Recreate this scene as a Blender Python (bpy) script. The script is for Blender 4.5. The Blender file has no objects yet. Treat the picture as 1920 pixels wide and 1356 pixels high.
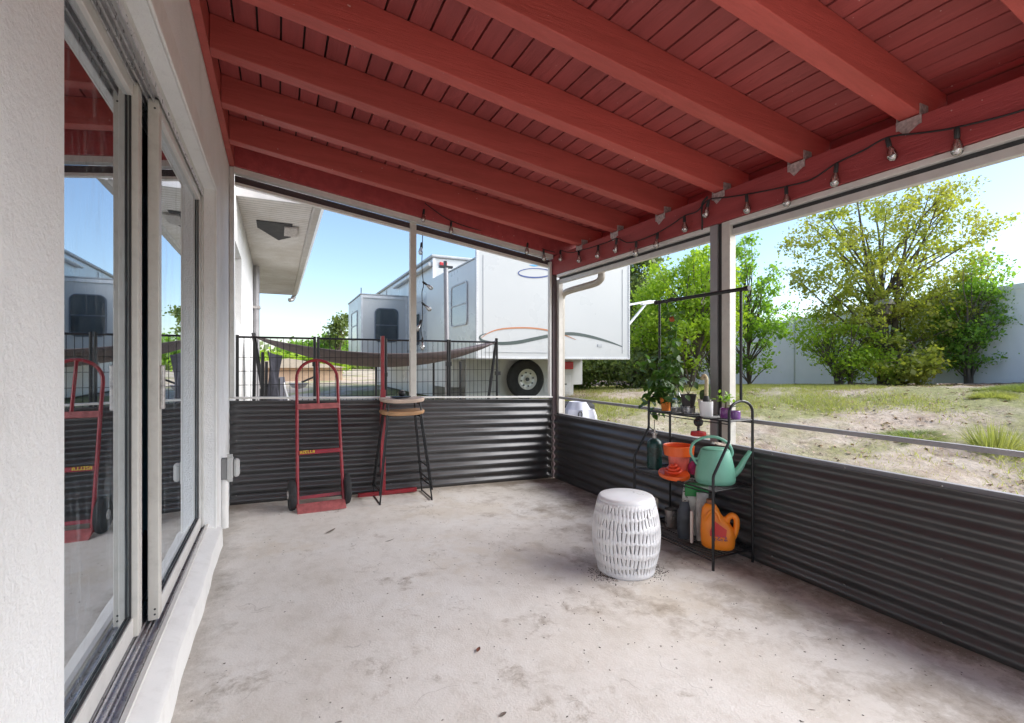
import bpy, math, random
import numpy as np
from mathutils import Vector, Matrix
R = math.radians
S = bpy.context.scene
COL = S.collection
random.seed(7)
rng = np.random.default_rng(11)

# ---------------------------------------------------------------- camera
cam_d = bpy.data.cameras.new("camera"); cam = bpy.data.objects.new("camera", cam_d); COL.objects.link(cam)
cam_d.sensor_width = 36; cam_d.lens = 917 / 1920 * 36; cam_d.shift_y = 0.00104
cam_d.clip_start = 0.02; cam_d.clip_end = 2000
cam.location = (0.341, 0, 1.13); cam.rotation_euler = (R(90), 0, -math.atan2(441, 917))
S.camera = cam
# ---------------------------------------------------------------- sky and sun
SUN_EL, SUN_AZ = R(37), R(114)          # azimuth clockwise from +Y
W = bpy.data.worlds.new("World"); S.world = W; W.use_nodes = True
nt = W.node_tree; nt.nodes.clear()
wo = nt.nodes.new('ShaderNodeOutputWorld'); bg = nt.nodes.new('ShaderNodeBackground'); sk = nt.nodes.new('ShaderNodeTexSky')
sk.sky_type = 'NISHITA'; sk.sun_disc = False; sk.sun_elevation = SUN_EL; sk.sun_rotation = SUN_AZ
sk.air_density = 1.0; sk.dust_density = 0.7; sk.ozone_density = 2.2; sk.altitude = 0
bg.inputs[1].default_value = 0.05
nt.links.new(sk.outputs[0], bg.inputs[0]); nt.links.new(bg.outputs[0], wo.inputs[0])
sun_d = bpy.data.lights.new("sun", 'SUN'); sun = bpy.data.objects.new("sun", sun_d); COL.objects.link(sun)
sun_d.energy = 1.5; sun_d.angle = R(65); sun_d.color = (1, .965, .91)
sdir = Vector((math.sin(SUN_AZ) * math.cos(SUN_EL), math.cos(SUN_AZ) * math.cos(SUN_EL), math.sin(SUN_EL)))
sun.rotation_euler = sdir.to_track_quat('Z', 'Y').to_euler(); sun.location = (0, 0, 30)
S.view_settings.view_transform = 'Standard'; S.view_settings.look = 'None'; S.view_settings.gamma = 1
S.view_settings.use_curve_mapping = False
S.view_settings.exposure = 2.4
S.render.engine = 'CYCLES'
S.cycles.max_bounces = 10; S.cycles.diffuse_bounces = 6; S.cycles.transparent_max_bounces = 12
S.cycles.sample_clamp_indirect = 6

# ---------------------------------------------------------------- materials
MATS = {}
def newmat(name):
    m = bpy.data.materials.new(name); m.use_nodes = True; n = m.node_tree.nodes; n.clear()
    o = n.new('ShaderNodeOutputMaterial'); b = n.new('ShaderNodeBsdfPrincipled')
    m.node_tree.links.new(b.outputs[0], o.inputs[0]); MATS[name] = m
    return m, n, m.node_tree.links, b, o
def coords(n, L, scale=(1, 1, 1), kind='Object'):
    t = n.new('ShaderNodeTexCoord'); mp = n.new('ShaderNodeMapping'); mp.inputs['Scale'].default_value = scale
    L.new(t.outputs[kind], mp.inputs[0]); return mp.outputs[0]
def noise(n, L, vec, scale, detail=4, rough=.55):
    t = n.new('ShaderNodeTexNoise'); t.inputs['Scale'].default_value = scale; t.inputs['Detail'].default_value = detail
    t.inputs['Roughness'].default_value = rough; L.new(vec, t.inputs['Vector']); return t.outputs['Fac']
def ramp(n, L, fac, stops):
    r = n.new('ShaderNodeValToRGB'); L.new(fac, r.inputs[0]); e = r.color_ramp.elements
    while len(e) < len(stops): e.new(.5)
    for k, (p, c) in enumerate(stops):
        e[k].position = p; e[k].color = (c, c, c, 1) if isinstance(c, (int, float)) else (*c, 1)
    return r.outputs[0]
def mix(n, L, fac, a, b, mode='MIX'):
    m = n.new('ShaderNodeMix'); m.data_type = 'RGBA'; m.blend_type = mode
    def put(v, s):
        if isinstance(v, tuple): s.default_value = (*v, 1)
        elif isinstance(v, float): s.default_value = v
        else: L.new(v, s)
    put(fac, m.inputs[0]); put(a, m.inputs[6]); put(b, m.inputs[7]); return m.outputs[2]
def bump(n, L, b, h, strength, dist=.01):
    u = n.new('ShaderNodeBump'); u.inputs['Strength'].default_value = strength; u.inputs['Distance'].default_value = dist
    L.new(h, u.inputs['Height']); L.new(u.outputs[0], b.inputs['Normal']); return u
def M(name, col, rough=.6, metal=0, var=.12, scale=6, bmp=0, bscale=60, stretch=(1, 1, 1), spec=.5, dirt=0, dirtcol=(.12, .1, .08)):
    if name in MATS: return MATS[name]
    m, n, L, b, o = newmat(name)
    v = coords(n, L, stretch); f = noise(n, L, v, scale)
    lo = tuple(c * (1 - var) for c in col); hi = tuple(min(1, c * (1 + var)) for c in col)
    c = ramp(n, L, f, [(.3, lo), (.7, hi)])
    if dirt:
        g = noise(n, L, v, scale * 2.7, 6, .7); c = mix(n, L, ramp(n, L, g, [(.5, 0), (.75, dirt)]), c, dirtcol)
    L.new(c, b.inputs['Base Color']); b.inputs['Metallic'].default_value = metal
    b.inputs['Specular IOR Level'].default_value = spec
    r2 = noise(n, L, v, scale * 1.7); rr = ramp(n, L, r2, [(.3, max(0, rough - .06)), (.7, min(1, rough + .08))]); L.new(rr, b.inputs['Roughness'])
    if bmp: bump(n, L, b, noise(n, L, v, bscale, 3), bmp, .004)
    return m
white_paint = M('white_paint', (.78, .77, .75), .5, var=.05, bmp=.25, bscale=40, dirt=.25, dirtcol=(.45, .42, .38))
alu = M('aluminium_frame', (.60, .595, .575), .42, .25, var=.08, dirt=.25, dirtcol=(.3, .28, .24))
alu_light = M('light_aluminium', (.72, .70, .67), .4, .2, var=.06, dirt=.2, dirtcol=(.35, .32, .28))
track_m = M('track_metal', (.62, .61, .63), .3, .5, var=.15, scale=20, dirt=.5, dirtcol=(.05, .045, .04))
beige_alu = M('beige_frame', (.60, .575, .53), .45, .1, var=.06, dirt=.2)
dark_gap = M('dark_gasket', (.03, .03, .032), .7)
grey_post = M('grey_post', (.30, .29, .30), .45, .3, var=.1)
black_metal = M('black_metal', (.018, .018, .02), .35, .2, var=.2)
black_plastic = M('black_plastic', (.022, .022, .024), .5)
rubber = M('rubber', (.025, .025, .027), .8, var=.3, scale=14)
galv = M('galvanised', (.5, .47, .46), .45, .6, var=.35, scale=60)
clear_rubber = M('cable_black', (.012, .012, .014), .6)
rv_white = M('rv_white', (.55, .55, .54), .3, var=.02, scale=1)
rv_grey = M('rv_grey_trim', (.42, .43, .44), .45)
rv_seam = M('rv_seam', (.3, .3, .3), .5)
rv_dark = M('rv_dark', (.06, .065, .07), .5)
red_lens = M('red_lens', (.5, .02, .02), .2, spec=.8)
orange_dec = M('decal_orange', (.50, .20, .09), .4); dark_dec = M('decal_dark', (.07, .09, .08), .4); blue_dec = M('decal_blue', (.05, .08, .25), .4); sky_dec = M('decal_light_blue', (.1, .4, .75), .4)
grey_dec = M('decal_grey', (.45, .46, .47), .4)
fabric_brown = M('brown_fabric', (.13, .105, .11), .9, var=.15, bmp=.3, bscale=120)
bark = M('bark', (.13, .10, .075), .9, var=.35, scale=12, bmp=.6, bscale=30, stretch=(1, 1, .3))
terracotta = M('orange_plastic', (.85, .13, .02), .35, var=.05)
orange_jug = M('orange_jug', (.86, .24, .015), .35, var=.05)
mint = M('mint_plastic', (.17, .42, .31), .38, var=.05)
white_plastic = M('white_plastic', (.78, .78, .80), .32, var=.03)
cream = M('cream_ceramic', (.72, .66, .56), .4, var=.05)
purple = M('purple_glass', (.16, .02, .2), .15, spec=.8)
darkgreen = M('dark_green_tank', (.008, .05, .045), .3, var=.2)
red_tool = M('red_enamel', (.27, .012, .022), .35, var=.2, scale=9, dirt=.35, dirtcol=(.2, .12, .1))
rusty_pink = M('worn_toe_plate', (.36, .10, .10), .55, var=.3, scale=25)
wood_seat = M('wood_seat', (.42, .24, .12), .4, var=.2, scale=5, stretch=(1, 12, 1))
wood_pale = M('worn_wood_seat', (.52, .40, .32), .5, var=.15, scale=5, stretch=(1, 12, 1))
soil = M('soil', (.03, .02, .015), 1, var=.5, scale=60)
gravel_w = M('pale_gravel', (.5, .48, .46), .8, var=.4, scale=90)
navy = M('slate_bag', (.035, .042, .055), .45, var=.4, scale=12)
bag_grey = M('bag_grey_plastic', (.35, .33, .32), .35, var=.4, scale=15)
green_print = M('green_print', (.01, .24, .05), .4)
yellow_print = M('yellow_print', (.7, .5, .03), .5)
red_print = M('red_print', (.6, .03, .03), .4)
tan_wall = M('tan_siding', (.52, .36, .24), .7); tan_roof = M('tan_roof', (.48, .40, .31), .8)
steel = M('brushed_steel', (.5, .48, .46), .3, .8)
grey_box = M('grey_box', (.46, .46, .45), .5, var=.04)
box_side = M('box_dark_side', (.2, .2, .2), .6)
cover_m = M('pale_cover', (.5, .5, .56), .6, var=.15, scale=7)
downsp = M('taupe_downspout', (.36, .33, .29), .4, .1, var=.06)
vinyl = M('vinyl_fence', (.86, .855, .84), .45, var=.04, scale=1.5)
lime = M('lime_plastic', (.3, .45, .03), .4)
cactus_m = M('cactus_green', (.06, .10, .03), .7, var=.35, scale=40, bmp=.6, bscale=120)
cactus_pale = M('pale_cactus', (.45, .38, .24), .8, var=.3, scale=50, bmp=.6, bscale=150)

def stucco():
    m, n, L, b, o = newmat('stucco_wall')
    v = coords(n, L); c = ramp(n, L, noise(n, L, v, 2.2, 5), [(.3, (.77, .77, .77)), (.7, (.86, .86, .86))])
    c = mix(n, L, ramp(n, L, noise(n, L, coords(n, L, (1, 1, .5)), 5, 9, .75), [(.56, 0), (.7, .35)]), c, (.56, .55, .54))
    c = mix(n, L, ramp(n, L, noise(n, L, v, 33, 3), [(.74, 0), (.78, .5)]), c, (.35, .34, .32))
    L.new(c, b.inputs['Base Color']); b.inputs['Roughness'].default_value = .75
    h = mix(n, L, .35, noise(n, L, v, 26, 8, .72), noise(n, L, v, 120, 4)); bump(n, L, b, h, .9, .012)
    return m
stucco_m = stucco()
def red_wood(name, lo, hi, along):
    m, n, L, b, o = newmat(name)
    st = {'x': (.25, 3, 3), 'y': (3, .25, 3)}[along]
    v = coords(n, L, st); v2 = coords(n, L)
    oi = n.new('ShaderNodeObjectInfo'); sc = n.new('ShaderNodeMath'); sc.operation = 'MULTIPLY'; sc.inputs[1].default_value = 37.0; L.new(oi.outputs['Random'], sc.inputs[0])
    def off(vv):
        a_ = n.new('ShaderNodeVectorMath'); a_.operation = 'ADD'; L.new(vv, a_.inputs[0]); L.new(sc.outputs[0], a_.inputs[1]); return a_.outputs[0]
    v, v2 = off(v), off(v2)
    c = ramp(n, L, noise(n, L, v, 5, 8, .68), [(.3, tuple(q * .86 for q in lo)), (.72, hi)])
    vk = n.new('ShaderNodeTexVoronoi'); vk.inputs['Scale'].default_value = 2.6; L.new(v2, vk.inputs['Vector'])
    c = mix(n, L, ramp(n, L, vk.outputs['Distance'], [(.022, .75), (.045, 0)]), c, (.09, .02, .016))
    sp = noise(n, L, v2, 38, 2); c = mix(n, L, ramp(n, L, sp, [(.77, 0), (.79, .7)]), c, (.05, .02, .015))
    pale = noise(n, L, v2, 47, 1); c = mix(n, L, ramp(n, L, pale, [(.79, 0), (.80, .65)]), c, (.72, .58, .54))
    gi = n.new('ShaderNodeObjectInfo'); hv = ramp(n, L, gi.outputs['Random'], [(0, .8), (1, 1.0)])
    c = mix(n, L, 1.0, c, hv, 'MULTIPLY')
    L.new(c, b.inputs['Base Color']); b.inputs['Roughness'].default_value = .55
    bump(n, L, b, noise(n, L, v, 30, 7, .7), .55, .006); return m
red_board = red_wood('red_painted_board', (.34, .066, .064), (.43, .088, .085), 'y')
red_beam = red_wood('red_painted_beam', (.47, .078, .064), (.56, .10, .085), 'x')
red_dark = red_wood('red_painted_girder', (.36, .05, .055), (.44, .07, .07), 'y')

def concrete():
    m, n, L, b, o = newmat('patio_concrete')
    v = coords(n, L); va = coords(n, L, (1.25, 1, 1)); vb = coords(n, L, (1, 1.3, 1))
    # warp so stains get ragged outlines
    nz = n.new('ShaderNodeTexNoise'); nz.inputs['Scale'].default_value = 6; nz.inputs['Detail'].default_value = 8; L.new(v, nz.inputs['Vector'])
    wp = mix(n, L, .12, v, nz.outputs['Color'])
    c = ramp(n, L, noise(n, L, wp, 1.5, 10, .66), [(.28, (.57, .52, .455)), (.46, (.70, .66, .61)), (.6, (.745, .715, .675)), (.75, (.78, .765, .74))])
    c = mix(n, L, ramp(n, L, noise(n, L, va, 9, 12, .8), [(.36, .32), (.52, 0)]), c, (.42, .37, .31))
    c = mix(n, L, ramp(n, L, noise(n, L, vb, 17, 10, .8), [(.56, 0), (.68, .4)]), c, (.80, .79, .775))
    tn = noise(n, L, wp, .95, 9, .7); c = mix(n, L, ramp(n, L, tn, [(.53, 0), (.60, .28), (.75, .45)]), c, (.55, .45, .31))
    sx = n.new('ShaderNodeSeparateXYZ'); L.new(v, sx.inputs[0])
    def rng_(out, a, c_):
        q = n.new('ShaderNodeMapRange'); q.inputs[1].default_value = a; q.inputs[2].default_value = c_; L.new(out, q.inputs[0]); return q.outputs[0]
    def madd(x, k, y):
        q = n.new('ShaderNodeMath'); q.operation = 'MULTIPLY_ADD'; L.new(x, q.inputs[0]); q.inputs[1].default_value = k; L.new(y, q.inputs[2]); return q.outputs[0]
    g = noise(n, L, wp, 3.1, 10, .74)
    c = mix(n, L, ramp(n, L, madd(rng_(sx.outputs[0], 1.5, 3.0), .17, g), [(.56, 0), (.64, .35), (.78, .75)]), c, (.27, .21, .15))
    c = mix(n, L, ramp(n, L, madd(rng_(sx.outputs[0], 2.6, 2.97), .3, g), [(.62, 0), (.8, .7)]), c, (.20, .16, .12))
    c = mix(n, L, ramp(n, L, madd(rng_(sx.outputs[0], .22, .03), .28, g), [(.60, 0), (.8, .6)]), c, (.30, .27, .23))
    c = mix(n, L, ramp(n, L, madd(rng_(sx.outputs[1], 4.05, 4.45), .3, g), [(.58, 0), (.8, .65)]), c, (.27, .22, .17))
    # scuffs: thin ragged arcs
    ms = n.new('ShaderNodeTexNoise'); ms.inputs['Scale'].default_value = 2.6; ms.inputs['Detail'].default_value = 3; L.new(v, ms.inputs['Vector'])
    sb = n.new('ShaderNodeMath'); sb.operation = 'SUBTRACT'; L.new(ms.outputs['Fac'], sb.inputs[0]); sb.inputs[1].default_value = .5
    ab = n.new('ShaderNodeMath'); ab.operation = 'ABSOLUTE'; L.new(sb.outputs[0], ab.inputs[0])
    ln = ramp(n, L, ab.outputs[0], [(0, 1), (.0035, 0)]); gate = ramp(n, L, noise(n, L, v, 4.5, 3), [(.56, 0), (.6, .5)])
    lg = n.new('ShaderNodeMath'); lg.operation = 'MULTIPLY'; L.new(ln, lg.inputs[0]); L.new(gate, lg.inputs[1]); c = mix(n, L, lg.outputs[0], c, (.34, .31, .28))
    vo = n.new('ShaderNodeTexVoronoi'); vo.inputs['Scale'].default_value = 13; L.new(wp, vo.inputs['Vector'])
    c = mix(n, L, ramp(n, L, vo.outputs['Distance'], [(.045, .8), (.07, 0)]), c, (.15, .125, .10))
    L.new(c, b.inputs['Base Color']); L.new(ramp(n, L, noise(n, L, v, 4, 5), [(.3, .5), (.7, .78)]), b.inputs['Roughness'])
    bump(n, L, b, mix(n, L, .35, noise(n, L, wp, 6, 10, .68), noise(n, L, v, 110, 5)), .4, .012); return m
concrete_m = concrete()
def corrug():
    m, n, L, b, o = newmat('charcoal_corrugated_metal')
    v = coords(n, L); c = ramp(n, L, noise(n, L, v, 1.5, 3), [(.3, (.082, .081, .083)), (.7, (.105, .103, .106))])
    L.new(c, b.inputs['Base Color']); b.inputs['Metallic'].default_value = .5
    L.new(ramp(n, L, noise(n, L, v, 3, 3), [(.3, .31), (.7, .39)]), b.inputs['Roughness'])
    b.inputs['Coat Weight'].default_value = .25; b.inputs['Coat Roughness'].default_value = .2; return m
corrug_m = corrug()
def ground_mat():
    m, n, L, b, o = newmat('sandy_yard')
    v = coords(n, L)
    sand = ramp(n, L, noise(n, L, v, 3, 8, .7), [(.3, (.28, .20, .14)), (.5, (.49, .395, .31)), (.72, (.63, .55, .47))])
    grass = ramp(n, L, noise(n, L, v, 14, 6, .7), [(.3, (.20, .20, .07)), (.7, (.38, .36, .17))])
    g = noise(n, L, v, .55, 5, .6); c = mix(n, L, ramp(n, L, g, [(.40, 1), (.52, 0)]), sand, grass)
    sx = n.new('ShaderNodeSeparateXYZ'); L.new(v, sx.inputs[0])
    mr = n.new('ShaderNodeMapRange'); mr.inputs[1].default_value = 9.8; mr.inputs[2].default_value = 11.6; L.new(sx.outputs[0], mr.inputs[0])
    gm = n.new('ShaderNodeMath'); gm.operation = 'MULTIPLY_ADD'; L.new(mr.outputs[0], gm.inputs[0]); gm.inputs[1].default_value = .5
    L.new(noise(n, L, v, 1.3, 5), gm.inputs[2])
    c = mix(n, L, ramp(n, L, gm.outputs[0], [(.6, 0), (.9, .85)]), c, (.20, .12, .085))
    d = noise(n, L, v, 26, 4, .7); c = mix(n, L, ramp(n, L, d, [(.62, 0), (.7, .6)]), c, (.12, .09, .07))
    L.new(c, b.inputs['Base Color']); b.inputs['Roughness'].default_value = .95
    bump(n, L, b, noise(n, L, v, 12, 8, .7), .8, .05); return m
ground_m = ground_mat()
def leaf_mat(name, a, bcol, trans=.35, dead=None):
    m, n, L, b, o = newmat(name)
    gi = n.new('ShaderNodeNewGeometry'); v = coords(n, L)
    c = mix(n, L, gi.outputs['Random Per Island'], a, bcol)
    c = mix(n, L, ramp(n, L, noise(n, L, v, 1.4, 3), [(.35, .0), (.65, .5)]), c, bcol if dead is None else dead)
    L.new(c, b.inputs['Base Color']); b.inputs['Roughness'].default_value = .5
    t = n.new('ShaderNodeBsdfTranslucent'); L.new(mix(n, L, 1.0, c, (1.35, 1.5, .7), 'MULTIPLY'), t.inputs[0])
    s = n.new('ShaderNodeMixShader'); s.inputs[0].default_value = trans
    L.new(b.outputs[0], s.inputs[1]); L.new(t.outputs[0], s.inputs[2]); L.new(s.outputs[0], o.inputs[0]); return m
leaf_olive = leaf_mat('olive_leaves', (.19, .235, .04), (.40, .42, .075), .55, (.46, .38, .10))
leaf_bright = leaf_mat('bright_leaves', (.20, .33, .03), (.40, .50, .05), .5)
leaf_mid = leaf_mat('mid_leaves', (.12, .24, .035), (.26, .40, .06), .5)
leaf_dark = leaf_mat('dark_leaves', (.08, .13, .04), (.18, .22, .06), .4)
leaf_pot = leaf_mat('houseplant_leaves', (.02, .06, .012), (.07, .15, .02), .3)
grass_m = leaf_mat('grass_blades', (.22, .26, .07), (.40, .39, .15), .5, (.46, .40, .22))

def glass_door():
    m, n, L, b, o = newmat('door_glass')
    g = n.new('ShaderNodeBsdfGlossy'); g.inputs['Roughness'].default_value = .0; g.inputs[0].default_value = (.90, .95, 1, 1)
    t = n.new('ShaderNodeBsdfTransparent'); t.inputs[0].default_value = (.55, .75, .78, 1)
    f = n.new('ShaderNodeFresnel'); f.inputs[0].default_value = 2.2
    a = n.new('ShaderNodeMath'); a.operation = 'MULTIPLY_ADD'; L.new(f.outputs[0], a.inputs[0]); a.inputs[1].default_value = .6; a.inputs[2].default_value = .52; a.use_clamp = True
    v = coords(n, L, (3, 3, .5)); st = noise(n, L, v, 6, 6, .7)
    s = n.new('ShaderNodeMixShader'); L.new(a.outputs[0], s.inputs[0]); L.new(t.outputs[0], s.inputs[1]); L.new(g.outputs[0], s.inputs[2])
    d = n.new('ShaderNodeBsdfDiffuse'); d.inputs[0].default_value = (.55, .62, .66, 1)
    s2 = n.new('ShaderNodeMixShader'); L.new(ramp(n, L, st, [(.52, 0.01), (.8, .3)]), s2.inputs[0]); L.new(s.outputs[0], s2.inputs[1]); L.new(d.outputs[0], s2.inputs[2])
    L.new(s2.outputs[0], o.inputs[0]); return m
door_glass = glass_door()
def clear_glass(name, tint=(1, 1, 1), rough=.0, fres=1.5, base=.06):
    m, n, L, b, o = newmat(name)
    g = n.new('ShaderNodeBsdfGlossy'); g.inputs['Roughness'].default_value = rough
    t = n.new('ShaderNodeBsdfTransparent'); t.inputs[0].default_value = (*tint, 1)
    f = n.new('ShaderNodeFresnel'); f.inputs[0].default_value = fres
    a = n.new('ShaderNodeMath'); a.operation = 'ADD'; L.new(f.outputs[0], a.inputs[0]); a.inputs[1].default_value = base; a.use_clamp = True
    s = n.new('ShaderNodeMixShader'); L.new(a.outputs[0], s.inputs[0]); L.new(t.outputs[0], s.inputs[1]); L.new(g.outputs[0], s.inputs[2]); L.new(s.outputs[0], o.inputs[0]); return m
bulb_glass = clear_glass('bulb_glass', (.97, .95, .93), .12, 1.6, .42)
bottle_plastic = clear_glass('clear_bottle', (.86, .9, .95), .15, 1.5, .15)
rv_glass = M('rv_window_glass', (.03, .045, .055), .04, spec=1.0, var=.05)
rv_glass_pale = M('rv_pale_window', (.33, .34, .35), .12, spec=.9, var=.05)

# ---------------------------------------------------------------- mesh helpers
def root_of(o):
    while o.parent: o = o.parent
    return o
def thing(name, label, cat, loc=(0, 0, 0), rotz=0, group=None, rot=None):
    o = bpy.data.objects.new(name, None); COL.objects.link(o); o.location = loc; o.rotation_euler = rot or (0, 0, rotz)
    o.empty_display_size = .1; o['label'] = label; o['category'] = cat
    if group: o['group'] = group
    return o
def tag(o, label=None, cat=None, group=None, kind=None):
    if label: o['label'] = label
    if cat: o['category'] = cat
    if group: o['group'] = group
    if kind: o['kind'] = kind
    return o
class MB:
    def __init__(s): s.v = []; s.f = []
    def add(s, vs, fs):
        k = len(s.v); s.v += [tuple(v) for v in vs]; s.f += [tuple(i + k for i in f) for f in fs]; return s
    def box(s, a, b):
        (x0, y0, z0), (x1, y1, z1) = a, b
        return s.add([(x0, y0, z0), (x1, y0, z0), (x1, y1, z0), (x0, y1, z0), (x0, y0, z1), (x1, y0, z1), (x1, y1, z1), (x0, y1, z1)],
                     [(0, 3, 2, 1), (4, 5, 6, 7), (0, 1, 5, 4), (1, 2, 6, 5), (2, 3, 7, 6), (3, 0, 4, 7)])
    def hexa(s, p):       # eight corners, order as in box
        return s.add(p, [(0, 3, 2, 1), (4, 5, 6, 7), (0, 1, 5, 4), (1, 2, 6, 5), (2, 3, 7, 6), (3, 0, 4, 7)])
    def bar(s, p, q, w, h, up=(0, 0, 1)):     # rectangular bar between points
        p = Vector(p); q = Vector(q); d = (q - p).normalized(); u = Vector(up); sd = d.cross(u).normalized(); u = sd.cross(d)
        P = []
        for c in (p, q):
            for a, b in ((-1, -1), (1, -1), (1, 1), (-1, 1)): P.append(c + sd * a * w / 2 + u * b * h / 2)
        return s.add(P, [(0, 1, 2, 3), (7, 6, 5, 4), (0, 4, 5, 1), (1, 5, 6, 2), (2, 6, 7, 3), (3, 7, 4, 0)])
    def tube(s, pts, r, n=8, closed=False, caps=True):
        pts = [Vector(p) for p in pts]; N = len(pts); rs = r if isinstance(r, (list, tuple)) else [r] * N
        k = len(s.v); prev = None
        for i, p in enumerate(pts):
            if closed: t = (pts[(i + 1) % N] - pts[i - 1])
            else: t = pts[min(i + 1, N - 1)] - pts[max(i - 1, 0)]
            t.normalize()
            if prev is None:
                a = t.cross(Vector((0, 0, 1)))
                if a.length < .01: a = t.cross(Vector((0, 1, 0)))
            else: a = prev - t * prev.dot(t)
            a.normalize(); b = t.cross(a); prev = a
            for j in range(n):
                w = 2 * math.pi * j / n; s.v.append(tuple(p + (a * math.cos(w) + b * math.sin(w)) * rs[i]))
        M_ = N if closed else N - 1
        for i in range(M_):
            for j in range(n):
                a0 = k + i * n + j; a1 = k + i * n + (j + 1) % n; b0 = k + ((i + 1) % N) * n + j; b1 = k + ((i + 1) % N) * n + (j + 1) % n
                s.f.append((a0, b0, b1, a1))
        if caps and not closed:
            s.f.append(tuple(k + j for j in range(n))); s.f.append(tuple(k + (N - 1) * n + n - 1 - j for j in range(n)))
        return s
    def lathe(s, prof, n=24, c=(0, 0, 0), sx=1, sy=1, axis='z', caps=True):
        k = len(s.v); N = len(prof)
        for (r, z) in prof:
            for j in range(n):
                w = 2 * math.pi * j / n; x, y = r * math.cos(w) * sx, r * math.sin(w) * sy
                p = {'z': (x, y, z), 'x': (z, x, y), 'y': (x, z, y)}[axis]
                s.v.append((c[0] + p[0], c[1] + p[1], c[2] + p[2]))
        for i in range(N - 1):
            for j in range(n): s.f.append((k + i * n + j, k + i * n + (j + 1) % n, k + (i + 1) * n + (j + 1) % n, k + (i + 1) * n + j))
        if not caps: return s
        if prof[0][0] > 1e-5: s.f.append(tuple(k + n - 1 - j for j in range(n)))
        if prof[-1][0] > 1e-5: s.f.append(tuple(k + (N - 1) * n + j for j in range(n)))
        return s
    def ball(s, c, r, n=10, m=6):
        rx, ry, rz = r if isinstance(r, tuple) else (r, r, r)
        prof = [(max(1e-6, math.sin(math.pi * i / m)), -math.cos(math.pi * i / m)) for i in range(m + 1)]
        t = MB().lathe(prof, n); return s.add([(c[0] + x * rx, c[1] + y * ry, c[2] + z * rz) for x, y, z in t.v], t.f)
    def strip(s, pts, ws, nrm, th=.003):      # flat ribbon of varying width lying on a plane, slightly thick
        nrm = Vector(nrm); P = [Vector(p) for p in pts]; vs = []; fs = []
        for i, p in enumerate(P):
            t = (P[min(i + 1, len(P) - 1)] - P[max(i - 1, 0)]).normalized(); sd = t.cross(nrm).normalized()
            for e in (-1, 1):
                vs.append(p + sd * e * ws[i] / 2 + nrm * th); vs.append(p + sd * e * ws[i] / 2)
        for i in range(len(P) - 1):
            a = i * 4; b = a + 4; fs += [(a, b, b + 2, a + 2), (a, a + 1, b + 1, b), (a + 2, b + 2, b + 3, a + 3)]
        return s.add(vs, fs)
    def xform(s, mat):
        s.v = [tuple(mat @ Vector(v)) for v in s.v]; return s
    def build(s, name, mat, parent=None, world=False, smooth=False, bevel=0, sub=0, solid=0, kind=None, loc=None):
        me = bpy.data.meshes.new(name); v = s.v; off = Vector((0, 0, 0))
        if world and parent is not None: off = root_of(parent).location
        if loc is not None: off = Vector(loc)
        if off.length: v = [(a[0] - off.x, a[1] - off.y, a[2] - off.z) for a in v]
        me.from_pydata(v, [], s.f); me.update(); me.materials.append(mat)
        o = bpy.data.objects.new(name, me); COL.objects.link(o)
        if parent is not None: o.parent = parent
        elif loc is not None: o.location = loc
        if smooth:
            me.polygons.foreach_set('use_smooth', [True] * len(me.polygons))
            me.set_sharp_from_angle(angle=R(40))
        if solid: m = o.modifiers.new('solid', 'SOLIDIFY'); m.thickness = solid; m.offset = 0
        if bevel: m = o.modifiers.new('bevel', 'BEVEL'); m.width = bevel; m.segments = 2; m.limit_method = 'ANGLE'; m.angle_limit = R(40)
        if sub: m = o.modifiers.new('sub', 'SUBSURF'); m.levels = sub; m.render_levels = sub
        if kind: o['kind'] = kind
        return o
def copy_tree(o, parent=None):
    c = o.copy(); COL.objects.link(c); c.parent = parent
    for ch in list(o.children): copy_tree(ch, c)
    return c
def arc(c, r, a0, a1, n, plane='xz'):
    out = []
    for i in range(n + 1):
        a = R(a0 + (a1 - a0) * i / n); x, y = r * math.cos(a), r * math.sin(a)
        out.append({'xz': (c[0] + x, c[1], c[2] + y), 'yz': (c[0], c[1] + x, c[2] + y), 'xy': (c[0] + x, c[1] + y, c[2])}[plane])
    return out
def catmull(P, k=6):
    P = [Vector(p) for p in P]; out = []
    for i in range(len(P) - 1):
        a = P[max(i - 1, 0)]; b = P[i]; c = P[i + 1]; d = P[min(i + 2, len(P) - 1)]
        for j in range(k):
            t = j / k; out.append(.5 * ((2 * b) + (c - a) * t + (2 * a - 5 * b + 4 * c - d) * t * t + (3 * b - a - 3 * c + d) * t ** 3))
    out.append(P[-1]); return out
def np_mesh(name, V, F, mat, parent=None, kind=None):
    me = bpy.data.meshes.new(name); nv = len(V); nf, k = F.shape
    me.vertices.add(nv); me.vertices.foreach_set('co', V.astype(np.float32).ravel())
    me.loops.add(nf * k); me.loops.foreach_set('vertex_index', F.astype(np.int32).ravel())
    me.polygons.add(nf); me.polygons.foreach_set('loop_start', np.arange(0, nf * k, k, dtype=np.int32))
    try: me.polygons.foreach_set('loop_total', np.full(nf, k, dtype=np.int32))
    except Exception: pass
    me.update(calc_edges=True); me.materials.append(mat)
    o = bpy.data.objects.new(name, me); COL.objects.link(o); o.parent = parent
    if kind: o['kind'] = kind
    return o

FS = -.027                       # fall of the slab per metre away from the house
def fz(x): return FS * max(0, x)
YW = 4.5; XW = 3.0

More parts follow.
